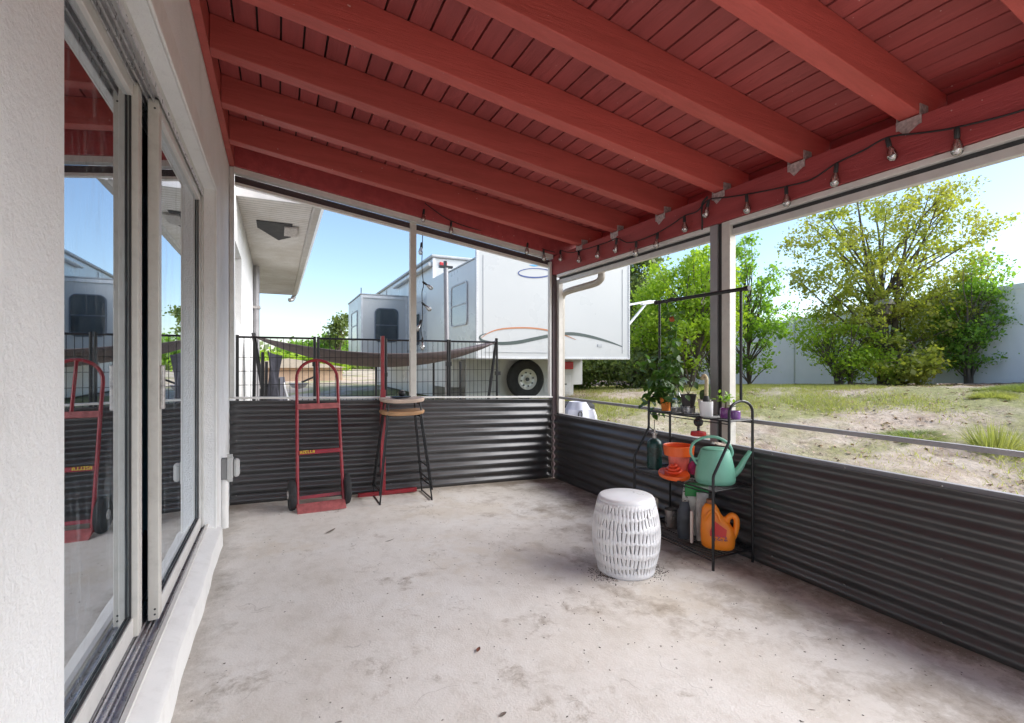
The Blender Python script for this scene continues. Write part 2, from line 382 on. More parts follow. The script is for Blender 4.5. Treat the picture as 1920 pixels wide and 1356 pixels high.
# ================================================================= SETTING: ground, slab
def gh(x, y):
    H = np.clip(.72 - .047 * (y - 4.2), .3, .8); t = np.clip((x + .6 * y - 4) / 8.5, 0, 1); s = t * t * (3 - 2 * t)
    base = -.3 + (H + .3) * s
    far = np.clip((np.abs(x) + np.abs(y) - 30) / 60, 0, 1)
    return base * (1 - far) + far * .3
def ghs(x, y): return float(gh(np.array(float(x)), np.array(float(y))))
xs = np.unique(np.concatenate([np.linspace(-400, -12, 14), np.linspace(-12, 2.9, 20), np.linspace(3.0, 16, 131), np.linspace(16, 40, 20), np.linspace(40, 600, 14)]))
ys = np.unique(np.concatenate([np.linspace(-400, -14, 12), np.linspace(-14, 14, 200), np.linspace(14, 40, 30), np.linspace(40, 600, 16)]))
GX, GY = np.meshgrid(xs, ys, indexing='ij'); GZ = gh(GX, GY)
near = (GX > 3.2) & (GX < 16) & (np.abs(GY) < 14)
GZ = GZ + near * (rng.normal(0, .012, GX.shape) + .03 * np.sin(GX * 2.1 + 1.3 * np.sin(GY * 1.7)) * np.sin(GY * 1.9))
V = np.stack([GX, GY, GZ], -1).reshape(-1, 3); nx, ny = GX.shape
I, J = np.meshgrid(np.arange(nx - 1), np.arange(ny - 1), indexing='ij'); a = (I * ny + J).ravel()
o = np_mesh('ground', V, np.stack([a, a + ny, a + ny + 1, a + 1], -1), ground_m)
o.data.polygons.foreach_set('use_smooth', [True] * len(o.data.polygons)); tag(o, kind='structure')
b = MB(); N = 10
for i in range(N):
    x0 = -.02 + i * (3.14 / N); x1 = -.02 + (i + 1) * (3.14 / N)
    b.add([(x0, -1.6, fz(x0)), (x1, -1.6, fz(x1)), (x1, 4.62, fz(x1)), (x0, 4.62, fz(x0)), (x0, -1.6, -.45), (x1, -1.6, -.45), (x1, 4.62, -.45), (x0, 4.62, -.45)],
          [(0, 1, 2, 3), (4, 7, 6, 5), (0, 4, 5, 1), (2, 6, 7, 3)] + ([(0, 3, 7, 4)] if i == 0 else []) + ([(1, 5, 6, 2)] if i == N - 1 else []))
tag(b.build('patio_slab', concrete_m), kind='structure')

# ================================================================= HOUSE
house = thing('house', 'white stucco house wall with sliding glass door along the left side', 'house', (0, 0, 0))
Y0, Y1, ZS, ZT = 1.13, 3.46, .145, 2.18      # door opening
b = MB(); T = -.2
b.box((T, -2.6, -.4), (0, Y0, 3.0)); b.box((T, Y0, ZT), (0, Y1, 3.0)); b.box((T, Y1, -.4), (0, 5.02, 3.0)); b.box((T, Y0, -.4), (0, Y1, .06))
# far stretch of wall beyond the porch, with a window hole
b.box((T, 5.02, -.4), (0, 5.08, 3.0)); b.box((T, 5.98, -.4), (0, 8.9, 3.0)); b.box((T, 5.08, -.4), (0, 5.98, 1.53)); b.box((T, 5.08, 2.24), (0, 5.98, 3.0))
b.box((-6, 8.7, -.4), (T, 8.9, 3.0)); b.box((-6, -2.6, -.4), (T, -2.4, 3.0)); b.box((-6.2, -2.6, -.4), (-6, 8.9, 3.0))
b.build('wall', stucco_m, house)
# raised stucco band round the opening
b = MB(); b.box((0, Y0, ZT + .0), (.012, Y1 + .12, ZT + .11)); b.box((0, Y1, .12), (.012, Y1 + .12, ZT)); b.build('door_surround', white_paint, house, bevel=.004)
# roof, soffit, fascia, gutter of the main roof
b = MB(); b.box((-6.6, -3, 3.0), (-.0, 12.4, 3.06)); b.build('ceiling_deck', white_paint, house)
def soffit_mat():
    m, n, L, b, o = newmat('soffit_panel'); v = coords(n, L)
    w = n.new('ShaderNodeTexWave'); w.bands_direction = 'Y'; w.inputs['Scale'].default_value = 4.2; L.new(v, w.inputs['Vector'])
    base = ramp(n, L, noise(n, L, v, 2, 5, .7), [(.35, (.56, .52, .47)), (.65, (.74, .72, .70))])
    vo = n.new('ShaderNodeTexVoronoi'); vo.inputs['Scale'].default_value = 28; L.new(v, vo.inputs['Vector'])
    c = mix(n, L, ramp(n, L, w.outputs['Fac'], [(.02, .75), (.12, 0)]), base, (.25, .23, .21))
    c = mix(n, L, ramp(n, L, vo.outputs['Distance'], [(.12, .6), (.2, 0)]), c, (.3, .27, .25))
    L.new(c, b.inputs['Base Color']); b.inputs['Roughness'].default_value = .6; bump(n, L, b, w.outputs['Fac'], .3, .006); return m
MB().box((.003, 5.20, 2.684), (.66, 8.9, 2.70)).build('soffit', soffit_mat(), house); MB().box((-3.2, 8.9, 2.684), (.66, 12.35, 2.70)).build('soffit', MATS['soffit_panel'], house)
b = MB(); b.box((-.0, 5.16, 2.67), (.66, 5.198, 2.86)); b.build('fascia', M('fascia_metal', (.5, .48, .47), .5), house)
b = MB(); pr = [(.66, 2.70), (.68, 2.66), (.74, 2.66), (.79, 2.74), (.79, 2.80), (.775, 2.80), (.775, 2.75), (.735, 2.675), (.685, 2.675), (.67, 2.71)]
n_ = len(pr)
b.add([(x, 5.15, z) for x, z in pr] + [(x, 12.4, z) for x, z in pr], [(i, (i + 1) % n_, n_ + (i + 1) % n_, n_ + i) for i in range(n_)])
b.add([(x, 5.15, z) for x, z in [(.66, 2.82), (.66, 2.66), (.74, 2.66), (.79, 2.74), (.79, 2.81)]], [(0, 1, 2, 3, 4)])
b.build('gutter', M('gutter_metal', (.55, .53, .51), .4, .2, var=.1, dirt=.3), house)
b = MB(); b.add([(-3.2, 5.14, 2.84), (.8, 5.14, 2.84), (.8, 12.45, 2.84), (-3.2, 12.45, 2.84), (-3.2, 5.14, 3.6), (-3.2, 12.45, 3.6)], [(0, 1, 2, 3), (1, 4, 5, 2), (0, 4, 1), (3, 2, 5), (0, 3, 5, 4)])
b.build('roof', M('shingle_roof', (.3, .28, .27), .9, bmp=.6, bscale=25), house)
b = MB(); b.add([(.14, 6.0, 2.68), (.5, 6.0, 2.68), (.5, 6.62, 2.68), (.36, 6.85, 2.68), (.14, 6.3, 2.68), (.14, 6.0, 2.674), (.5, 6.0, 2.674), (.5, 6.62, 2.674), (.36, 6.85, 2.674), (.14, 6.3, 2.674)],
      [(5, 9, 8, 7, 6), (0, 1, 6, 5), (1, 2, 7, 6), (2, 3, 8, 7), (3, 4, 9, 8), (4, 0, 5, 9)]); b.build('soffit_hole', dark_gap, house)
b = MB(); b.box((.42, 6.1, 2.655), (.56, 6.5, 2.673)); b.build('hanging_soffit_strip', galv, house)
b = MB(); b.tube([(.05, 8.72, 2.66), (.05, 8.72, .1)], .045, 8); b.build('downspout', grey_post, house)
b = MB(); b.box((-.0, 8.66, 1.98), (.11, 8.78, 2.02)); b.build('downspout_strap', galv, house)
b = MB(); b.tube([(.7, 12.35, 2.66), (.66, 12.35, 2.58), (.60, 12.3, 2.56)], .05, 8); b.build('gutter_outlet', galv, house)
wn = MB().box((-.14, 5.08, 1.53), (-.12, 5.98, 2.24)).build('window', rv_glass_pale, house)
MB().box((-.12, 5.08, 1.53), (-.09, 5.12, 2.24)).box((-.12, 5.94, 1.53), (-.09, 5.98, 2.24)).box((-.12, 5.12, 2.2), (-.09, 5.94, 2.24)).box((-.12, 5.12, 1.53), (-.09, 5.94, 1.57)).build('window_frame', alu, wn)
# sill ledge in front of the track, slightly wavy front edge
b = MB(); P = []; ny_ = 44
for i in range(ny_ + 1):
    y = Y0 - .6 + (3.5 - Y0 + .6) * i / ny_; w = .034 + .0035 * math.sin(i * .45) + .0015 * math.sin(i * 1.3)
    P += [(-.05, y, .142), (w - .012, y, .118), (w, y, .106), (w + .004, y, -.01)]
F = []
for i in range(ny_):
    for j in range(3): F.append((i * 4 + j, i * 4 + j + 1, i * 4 + j + 5, i * 4 + j + 4))
b.add(P, F); b.add([P[-4], P[-3], P[-2], P[-1], (-.05, 3.5, -.01)], [(0, 1, 2, 3, 4)]); b.build('sill_ledge', white_paint, house, smooth=True)
# interior room seen dimly through the glass
b = MB(); b.add([(-.19, -2.3, .1), (-4, -2.3, .1), (-4, 6, .1), (-.19, 6, .1), (-.19, -2.3, 2.6), (-4, -2.3, 2.6), (-4, 6, 2.6), (-.19, 6, 2.6)], [(0, 3, 2, 1), (4, 5, 6, 7), (0, 1, 5, 4), (1, 2, 6, 5), (2, 3, 7, 6)])
b.build('room_interior', M('dim_room', (.10, .16, .19), .8, var=.3, scale=2), house)
# door frame (sub parts of one part)
fr = MB()
fr.box((-.175, Y0, ZT - .035), (-.055, Y1, ZT)); fr.box((-.175, Y1 - .03, ZS), (-.055, Y1, ZT - .035)); fr.box((-.175, Y0, ZS), (-.055, Y0 + .03, ZT - .035))
door_frame = fr.build('door_frame', alu, house, bevel=.002)
tr = MB(); tr.box((-.175, Y0, .10), (-.05, Y1, .128))
for x in (-.168, -.15, -.122, -.112, -.092, -.078, -.056): tr.box((x, Y0, .128), (x + .004, Y1, .143))
tr.build('bottom_track', track_m, door_frame)
tr = MB()
for x in (-.15, -.128, -.118, -.10, -.082, -.058): tr.box((x, Y0 + .03, ZT - .06), (x + .004, Y1 - .03, ZT - .035))
tr.build('head_track', track_m, door_frame)
MB().box((-.045, Y0, .1425), (-.03, Y1, .155)).build('track_lip', alu_light, door_frame)
def panel(xc, ya, yb, m1, m2, wa, wb, da, db):
    z0, z1 = .148, ZT - .045; x0, x1 = xc - .018, xc + .018
    g = MB().box((xc - .003, ya + .03, z0 + .06), (xc + .003, yb - .03, z1 - .045)).build('door_panel', door_glass, house)
    MB().box((x0, ya, z0), (x1 + da, ya + wa, z1)).build('stile', m1, g, bevel=.003)
    MB().box((x0, yb - wb, z0), (x1 + db, yb, z1)).build('stile', m2, g, bevel=.003)
    MB().box((x0, ya + wa + .0005, z0), (x1, yb - wb - .0005, z0 + .07)).build('bottom_rail', alu_light, g, bevel=.003)
    MB().box((x0, ya + wa + .0005, z1 - .055), (x1, yb - wb - .0005, z1)).build('top_rail', alu_light, g, bevel=.003)
    a, c = ya + wa + .001, yb - wb - .001
    MB().box((x1 - .012, a, z0 + .0705), (x1 - .006, c, z0 + .076)).build('gasket', dark_gap, g)
    for y in (a, c - .006): MB().box((x1 - .012, y, z0 + .0765), (x1 - .006, y + .006, z1 - .0556)).build('gasket', dark_gap, g)
    return g
panel(-.083, 2.27, 3.43, beige_alu, alu, .05, .055, 0, 0)
panel(-.138, 1.16, 2.205, alu, beige_alu, .05, .045, 0, .014)
MB().box((-.15, 2.207, .15), (-.118, 2.262, ZT - .045)).build('interlock_strip', dark_gap, house)
MB().box((-.1175, 2.225, .15), (-.112, 2.24, ZT - .045)).build('interlock_strip', alu_light, house)
for q in range(26): y = 1.2 + q * .088; MB().add([(-.30, y, .2), (-.36, y + .06, .2), (-.36, y + .06, 2.1), (-.30, y, 2.1)], [(0, 1, 2, 3)]).build('blind_slat', M('blind_teal', (.30, .48, .56), .6), house)
MB().box((-.0645, 2.285, .95), (-.05, 2.305, 1.12)).build('door_latch', galv, house, bevel=.004)
for z in (.17, .19, ZT - .08): MB().lathe([(1e-5, 0), (.004, 0), (.004, .003), (1e-5, .003)], 8, (-.078, 2.2695, z), axis='y').build('screw', dark_gap, house)

# ================================================================= PORCH ROOF
roof = thing('porch_roof', 'red painted timber porch roof of boards on sloping rafters', 'porch roof', (1.5, 2, 2.4))
ZL, SL = 2.685, -.144                                  # rafter underside at wall, slope
def ru(x): return ZL + SL * x
RW, RH = .086, .17
RY = [-1.42, -.92, -.375, .17, .715, 1.235, 1.775, 2.31, 2.85, 3.41, 3.95]
rme = None
def rafter(y, w=RW, x1=3.24, dz=0):
    b = MB(); x0 = .042
    b.hexa([(x0, y - w / 2, ru(x0) + dz), (x1, y - w / 2, ru(x1) + dz), (x1, y + w / 2, ru(x1) + dz), (x0, y + w / 2, ru(x0) + dz),
            (x0, y - w / 2, ru(x0) + RH), (x1, y - w / 2, ru(x1) + RH), (x1, y + w / 2, ru(x1) + RH), (x0, y + w / 2, ru(x0) + RH)])
    return b
for i, y in enumerate(RY):
    if rme is None:
        o = rafter(0).build('rafter', red_beam, roof, bevel=.004, loc=(1.5, 0, 2.4)); rme = o.data; o.parent = roof; o.location = (0, y - 2, 0)
    else:
        o = bpy.data.objects.new('rafter', rme); COL.objects.link(o); o.parent = roof; o.location = (0, y - 2, 0)
        m = o.modifiers.new('bevel', 'BEVEL'); m.width = .004; m.segments = 2
rafter(4.47, .12).build('end_rafter', red_dark, roof, world=True)
MB().box((0.003, -1.6, ZL - .0), (.04, 4.53, ZL + .16)).build('ledger', red_beam, roof, world=True)
bw = .107; nb = 30
for i in range(nb):
    xa = .0445 + i * bw; xb = xa + bw - .0105; zz = lambda x: ru(x) + RH + .003
    dzr = random.uniform(-.0012, .0012)
    b = MB().hexa([(xa, -1.6, zz(xa) + dzr), (xb, -1.6, zz(xb) + dzr), (xb, 4.55, zz(xb) + dzr), (xa, 4.55, zz(xa) + dzr), (xa, -1.6, zz(xa) + .02), (xb, -1.6, zz(xb) + .02), (xb, 4.55, zz(xb) + .02), (xa, 4.55, zz(xa) + .02)])
    b.build('board', red_board, roof, world=True)
b = MB(); za = ru(-.0) + RH + .026; zb = ru(3.3) + RH + .026
b.hexa([(-.0, -1.65, za), (3.3, -1.65, zb), (3.3, 4.62, zb), (-.0, 4.62, za), (0, -1.65, za + .02), (3.3, -1.65, zb + .02), (3.3, 4.62, zb + .02), (0, 4.62, za + .02)])
b.build('roof_deck', M('roof_felt', (.03, .02, .02), .9), roof, world=True)
MB().box((3.081, -1.6, 2.05), (3.22, 4.56, 2.07)).build('soffit_board', red_dark, roof, world=True)
b = MB().box((2.96, -1.6, 2.05), (3.08, 4.56, 2.249)); b.build('beam', red_dark, roof, world=True, bevel=.004)
for ya, yb in zip([-1.6] + RY, RY + [4.41]):
    if yb - ya > .2: MB().box((3.19, ya + RW / 2 + .002, 2.22), (3.22, yb - RW / 2 - .002, 2.39)).build('blocking', red_dark, roof, world=True)
for y in RY[3:]:
    b = MB(); z = 2.25
    b.box((2.954, y - .05, z - .04), (2.9585, y + .05, z + .0)); b.box((2.952, y + RW / 2 + .001, z), (3.02, y + RW / 2 + .004, z + .07)); b.box((2.952, y - RW / 2 - .004, z), (3.02, y - RW / 2 - .001, z + .05))
    b.add([(2.953, y - .045, z - .04), (2.953, y + .04, z - .04), (2.953, y + .01, z - .075)], [(0, 2, 1)])
    b.build('bracket', galv, roof, world=True)

# ================================================================= SCREEN FRAMES AND KNEE WALLS
fe = thing('screen_frame', 'aluminium screen frame with one mullion across the far end of the porch', 'screen frame', (1.5, 4.5, 0))
def bx(a, c, name, mat, par, bevel=.002): return MB().box(a, c).build(name, mat, par, world=True, bevel=bevel)
bx((.003, 4.44, fz(0) + .85), (.035, 4.49, 2.679), 'post', alu, fe)
bx((1.452, 4.47, .80), (1.508, 4.52, 2.44), 'post', beige_alu, fe)
bx((2.925, 4.455, .77), (2.95, 4.50, 2.19), 'post', alu_light, fe)
def slopebar(xa, xb, ya, yb, za, zb, name, mat):   # za, zb: offsets from the rafter underside
    MB().hexa([(xa, ya, ru(xa) + za), (xb, ya, ru(xb) + za), (xb, yb, ru(xb) + za), (xa, yb, ru(xa) + za), (xa, ya, ru(xa) + zb), (xb, ya, ru(xb) + zb), (xb, yb, ru(xb) + zb), (xa, yb, ru(xa) + zb)]).build(name, mat, fe, world=True)
slopebar(.036, 2.95, 4.43, 4.50, -.045, -.002, 'head_rail', alu_light)
slopebar(.036, 2.95, 4.50, 4.53, -.10, -.047, 'roller_channel', M('brown_channel', (.05, .03, .035), .6))
slopebar(.036, 2.95, 4.49, 4.535, -.125, -.102, 'lower_head_rail', alu_light)
MB().hexa([(.0, 4.44, .842), (2.95, 4.44, .842 + FS * 2.95), (2.95, 4.50, .842 + FS * 2.95), (0, 4.50, .842), (0, 4.44, .857), (2.95, 4.44, .857 + FS * 2.95), (2.95, 4.50, .857 + FS * 2.95), (0, 4.50, .857)]).build('sill_rail', alu_light, fe, world=True)
fsd = thing('screen_frame', 'long aluminium screen frame with middle rail facing the yard on the right', 'screen frame', (3, 2, 0))
bx((2.953, 4.44, -.1), (3.0, 4.53, 2.048), 'corner_post', M('dark_corner', (.09, .06, .065), .5), fsd)
bx((3.001, 4.40, .60), (3.05, 4.50, 2.0), 'corner_post', beige_alu, fsd)
bx((2.975, 2.335, .6), (3.03, 2.395, 2.048), 'post', grey_post, fsd)
bx((2.985, 2.30, .6), (3.03, 2.334, 2.048), 'post', dark_gap, fsd)
bx((2.975, 2.235, .6), (3.03, 2.299, 2.048), 'post', beige_alu, fsd)
for ya, yb in ((-1.55, 2.234), (2.396, 4.39)):
    bx((2.97, ya, 2.018), (3.03, yb, 2.047), 'head_rail', alu_light, fsd)
    bx((3.0, ya, 1.996), (3.03, yb, 2.017), 'roller_channel', dark_gap, fsd)
    bx((2.995, ya, 1.955), (3.035, yb, 1.995), 'lower_head_rail', alu, fsd)
    bx((2.985, ya, .755), (3.012, yb, .778), 'middle_rail', grey_post, fsd)
    bx((2.99, ya, .57), (3.02, yb, .602), 'bottom_rail', grey_post, fsd)
bx((2.97, -1.65, -.1), (3.05, -1.56, 2.048), 'post', grey_post, fsd)
def corrugated(name, P0, P1, hfun, ztop0, pitch, amp, nrm, label):
    # ridges run parallel to the slab; long axis P0->P1, height h from the floor line
    nz = 12 * int(round(hfun / pitch)); V_ = []; F_ = []; nl = 46
    for i in range(nl + 1):
        t = i / nl; x = P0[0] + (P1[0] - P0[0]) * t; y = P0[1] + (P1[1] - P0[1]) * t
        for j in range(nz + 1):
            h = hfun * j / nz; o_ = amp * math.cos(2 * math.pi * (hfun - h + .0012 * math.sin(t * 11 + 1)) / pitch) + .0016 * math.sin(t * 9.3 + h * 5) * math.sin(t * 23 + h * 11 + 2) + .0007 * math.sin(t * 61 + h * 37)
            V_.append((x + nrm[0] * o_, y + nrm[1] * o_, fz(x) - .006 + h))
    for i in range(nl):
        for j in range(nz): F_.append((i * (nz + 1) + j, (i + 1) * (nz + 1) + j, (i + 1) * (nz + 1) + j + 1, i * (nz + 1) + j + 1))
    o_ = MB().add(V_, F_).build(name, corrug_m, parent, world=True, solid=.0015)
    o_.data.polygons.foreach_set('use_smooth', [True] * len(o_.data.polygons)); return o_
def knee_wall(label, loc, sheets, h, nrm, screws):
    global parent
    parent = thing('knee_wall', label, 'metal knee wall', loc)
    for k, (a, c) in enumerate(sheets):
        of = .0022 * (k % 2); corrugated('corrugated_sheet', (a[0] + nrm[0] * of, a[1] + nrm[1] * of), (c[0] + nrm[0] * of, c[1] + nrm[1] * of), h, 0, .0803, .0105, nrm, '')
    b = MB()
    for (x, y) in screws:
        for hh in (h - .0803 * .0 - .004, h - .0803 * 4, .075):
            z = fz(x) + hh; c = (x + nrm[0] * .0135, y + nrm[1] * .0135, z)
            b.ball(c, (.0035, .0055, .0055) if nrm[0] else (.0055, .0035, .0055), 6, 4)
    b.build('sheet_screws', M('screw_head', (.16, .155, .15), .4, .5), parent, world=True, kind='stuff')
knee_wall('charcoal corrugated metal knee wall below the far end screen', (1.47, 4.455, fz(1.5)), [((.004, 4.455), (2.945, 4.455))], .835, (0, -1), [(.05 + .405 * i, 4.455) for i in range(8)])
knee_wall('long charcoal corrugated metal knee wall along the yard side', (2.965, 2.4, fz(3)), [((2.965, 4.43), (2.965, .45))], .675, (-1, 0), [(2.965, 4.35 - .405 * i) for i in range(10)])
# outlet
ob = thing('outlet_box', 'grey weatherproof outlet box on the white wall beside the door', 'outlet box', (0, 3.87, .40))
bx((.001, 3.83, .335), (.035, 3.90, .475), 'back_box', box_side, ob, .003)
bx((.0355, 3.825, .33), (.07, 3.905, .48), 'cover', grey_box, ob, .006)
cv = MB().box((.071, 3.832, .345), (.11, 3.90, .467)).build('lid', grey_box, ob, world=True, bevel=.018)
MB().box((.0355, 3.85, .4805), (.068, 3.87, .50)).build('hinge', grey_box, ob, world=True); MB().box((.0355, 3.85, .315), (.068, 3.87, .3295)).build('hinge', grey_box, ob, world=True)
MB().tube([(.02, 3.865, .334), (.02, 3.865, .0)], .024, 10).build('conduit', white_paint, ob, world=True, smooth=True)

# ================================================================= STRING LIGHTS
def bulb(par, p, tilt=(0, 0)):
    m = Matrix.Translation(Vector(p) - Vector(root_of(par).location)) @ Matrix.Scale(1.12, 4) @ Matrix.Rotation(tilt[0], 4, 'X') @ Matrix.Rotation(tilt[1], 4, 'Y')
    s_ = MB().lathe([(1e-5, .012), (.007, .01), (.0095, 0), (.0095, -.03), (.008, -.034), (1e-5, -.034)], 10).xform(m).build('socket', black_plastic, par, smooth=True)
    g = MB().lathe([(.0001, -.098), (.011, -.095), (.019, -.084), (.0205, -.073), (.016, -.053), (.0085, -.0345)], 12).xform(m).build('bulb', bulb_glass, par, smooth=True)
    MB().tube([(-.003, 0, -.035), (-.006, 0, -.058), (0, 0, -.064), (.006, 0, -.058), (.003, 0, -.035)], .0011, 5).xform(m).build('filament', galv, g)
sl = thing('string_light', 'black cable with clear bulbs draped along the red beam above the yard', 'string lights', (2.93, 2.5, 2.15))
BP = [(.62, 2.12), (1.049, 2.115), (1.31, 2.18), (1.544, 2.145), (1.819, 2.115), (2.077, 2.15), (2.373, 2.205), (2.586, 2.155), (2.855, 2.10), (3.098, 2.09), (3.351, 2.17), (3.611, 2.17), (3.929, 2.185), (4.26, 2.26)]
cp = [(2.94, -.6, 2.19), (2.94, .2, 2.16)]
for i, (y, z) in enumerate(BP):
    cp.append((2.938, y, z + .012))
    if i + 1 < len(BP): cp.append((2.945, (y + BP[i + 1][0]) / 2, (z + BP[i + 1][1]) / 2 + .0 + (.012 if i % 3 else -.01)))
MB().tube(catmull(cp, 5), .0042, 6).build('cable', clear_rubber, sl, world=True, smooth=True)
MB().tube(catmull([(2.938, 2.38, 2.24), (2.93, 2.42, 2.2), (2.936, 2.425, 2.10), (2.94, 2.43, 2.03)], 5), .006, 6).build('cable_tail', clear_rubber, sl, world=True)
for i, (y, z) in enumerate(BP): bulb(sl, (2.935, y, z), (random.uniform(-.25, .25), random.uniform(-.1, .2)))
sl2 = thing('string_light', 'short run of bulbs and cable clipped along the far end head rail', 'string lights', (2, 4.4, 2.3))
E2 = [(1.56, 2.53), (1.823, 2.45), (2.635, 2.335), (2.822, 2.285)]
MB().tube(catmull([(1.57, 4.40, 2.60), (1.60, 4.385, 2.57), (1.823, 4.40, 2.465), (2.2, 4.415, 2.40), (2.635, 4.415, 2.35), (2.822, 4.41, 2.30), (2.93, 4.36, 2.27)], 6), .004, 6).build('cable', clear_rubber, sl2, world=True, smooth=True)
for x, z in E2: bulb(sl2, (x, 4.405, z), (0, random.uniform(-.15, .15)))
sl3 = thing('string_light', 'loose end of black light string hanging down outside near the middle mullion', 'string lights', (1.62, 4.6, 2.3))
hp = [(1.59, 4.56, 2.50), (1.60, 4.6, 2.25), (1.595, 4.6, 2.10), (1.60, 4.6, 1.98), (1.61, 4.6, 1.87), (1.595, 4.6, 1.80), (1.60, 4.6, 1.66), (1.60, 4.6, 1.55), (1.585, 4.6, 1.45), (1.60, 4.6, 1.36)]
MB().tube(catmull(hp, 5), .004, 6).build('cable', clear_rubber, sl3, world=True)
for p, t in (((1.59, 4.6, 2.27), .1), ((1.61, 4.6, 1.90), -1.0), ((1.60, 4.6, 1.70), -.9), ((1.585, 4.6, 1.53), .4), ((1.6, 4.6, 1.36), 0)): bulb(sl3, p, (0, t))

# ================================================================= HAND TRUCK
def hand_truck():
    w = .155
    t = thing('hand_truck', 'red two wheeled hand truck leaning against the far metal knee wall', 'hand truck', (.655, 4.10, fz(.65)), rot=(-R(13), 0, R(3)))
    r = .0125; w = .158; z0 = .03; zt = 1.06
    p = [(-w - .012, 0, z0)] + [(-w, 0, .9)] + arc((0, 0, 1.04), w, 180, 0, 14) + [(w, 0, .9), (w + .012, 0, z0)]
    MB().tube(p, r, 10).build('frame', red_tool, t, smooth=True)
    MB().tube([(0, 0, .83), (0, 0, 1.20)], .012, 10).build('centre_bar', red_tool, t, smooth=True)
    MB().box((-w, -.014, .79), (w, .012, .835)).build('crossbar', rusty_pink, t, bevel=.004)
    c = MB().box((-w, -.014, .43), (w, .010, .463)).build('crossbar', red_tool, t, bevel=.004)
    # small yellow block lettering on the lower crossbar
    s_ = MB(); x = -.145
    glyph = {'A': ['010', '101', '111', '101', '101'], 'Z': ['111', '001', '010', '100', '111'], 'E': ['111', '100', '110', '100', '111'], 'L': ['100', '100', '100', '100', '111']}
    for ch in 'AZELLA':
        for ri, row in enumerate(glyph[ch]):
            for ci, q in enumerate(row):
                if q == '1': s_.box((x + ci * .005, -.0165, .458 - ri * .0048), (x + ci * .005 + .0048, -.0143, .458 - ri * .0048 + .0046))
        x += .0185
    s_.build('lettering', yellow_print, c)
    MB().box((-w, .02, .09), (w, .045, .115)).build('axle_bar', red_tool, t)
    tp = MB().add([(-w - .02, -.075, 0), (w + .02, -.075, 0), (w + .02, .01, .03), (-w - .02, .01, .03), (-w - .02, -.075, .006), (w + .02, -.075, .006), (w + .02, .01, .06), (-w - .02, .01, .06)], [(0, 3, 2, 1), (4, 5, 6, 7), (0, 1, 5, 4), (1, 2, 6, 5), (2, 3, 7, 6), (3, 0, 4, 7)])
    tp.xform(Matrix.Rotation(R(13), 4, 'X')); tp.build('toe_plate', rusty_pink, t, bevel=.003)
    for sgn in (-1, 1):
        x0 = sgn * (w + .045); wz = .135; wy = .06
        wh = MB().lathe([(.03, -.027), (.10, -.027), (.118, -.02), (.125, 0), (.118, .02), (.10, .027), (.03, .027)], 24, (x0, wy, wz), axis='x').build('wheel', rubber, t, smooth=True)
        MB().lathe([(.0001, -.034), (.03, -.034), (.034, -.028), (.034, .028), (.03, .034), (.0001, .034)], 14, (x0, wy, wz), axis='x').build('hub', galv, wh, smooth=True)
    return t
hand_truck()
# red pole stand behind the stools
t = thing('pole_stand', 'tall red steel pole with long foot bar behind the wooden stools', 'pole stand', (1.19, 4.36, fz(1.2)))
MB().bar((0.0, .07, .9), (0.0, .07, 1.40), .03, .03, (0, 1, 0)).build('upper_pole', red_tool, t, bevel=.004)
MB().bar((-.012, .0, .2), (0.0, .055, .92), .045, .035, (0, 1, 0)).build('lower_pole', red_tool, t, bevel=.004)
MB().box((-.03, -.02, .02), (.01, .02, .2)).build('pole_socket', red_tool, t, bevel=.004)
MB().box((-.22, -.015, 0), (.29, .02, .035)).build('foot_bar', red_tool, t, bevel=.004)

# ================================================================= STOOLS
def stool(z, dx, label, wm, x0, y0, up):
    t = thing('bar_stool', label, 'bar stool', (x0, y0, z), group='stacked bar stools')
    H = .74
    # rounded saddle seat
    b = MB(); n = 40; P = []
    for lay, (k, zz) in enumerate(((.0, H - .02), (.96, H - .022), (1.0, H - .008), (.985, H + .008), (.9, H + .012), (0, H + .004))):
        for j in range(n):
            a = 2 * math.pi * j / n; c, s_ = math.cos(a), math.sin(a); e = .55
            x = .185 * k * math.copysign(abs(c) ** e, c); y = .135 * k * math.copysign(abs(s_) ** e, s_)
            P.append((x, y, zz + .012 * (x / .185) ** 2))
    F = []
    for l in range(5):
        for j in range(n): F.append((l * n + j, l * n + (j + 1) % n, (l + 1) * n + (j + 1) % n, (l + 1) * n + j))
    b.add(P, F).build('seat', wm, t, smooth=True)
    for s_ in (-1, 1):
        # sled leg: down the front, along the floor, up the back
        tx, bx_ = s_ * .135, s_ * .215
        p = [(tx * .9, -.05, H - .03), (tx, -.085, H - .035), (tx + s_ * .004, -.10, H - .07), (bx_, -.165, .03), (bx_, -.158, .012), (bx_, -.14, .007), (bx_, .13, .007), (bx_, .15, .012), (bx_, .155, .03), (tx + s_ * .004, .10, H - .07), (tx, .085, H - .035), (tx * .9, .05, H - .03)]
        MB().tube(catmull(p, 3), .0068, 8).build('leg', black_metal, t, smooth=True)
    MB().tube([(-.198, .14, .17), (.198, .14, .17)], .0055, 8).build('footrest', black_metal, t)
    MB().tube([(.198, -.148, .165), (.198, .14, .17)], .0055, 8).build('stretcher', black_metal, t)
    return t
stool(fz(1.32) + .105, 0, 'upper pale worn wooden seat bar stool nested on the other', wood_pale, 1.315, 4.22, 1)
stool(fz(1.32), 0, 'lower bar stool with orange brown wooden seat standing on the floor', wood_seat, 1.315, 4.22, 0)
zt = fz(1.32) + .105 + .757
o = MB().lathe([(.0001, .0), (.06, .0), (.085, .006), (.088, .012), (.06, .009), (.0001, .009)], 28).build('plate', black_plastic, None, smooth=True, loc=(0, 0, 0)); o.location = (1.30, 4.20, zt)
tag(o, 'shallow black dish lying on the upper wooden stool seat', 'dish')
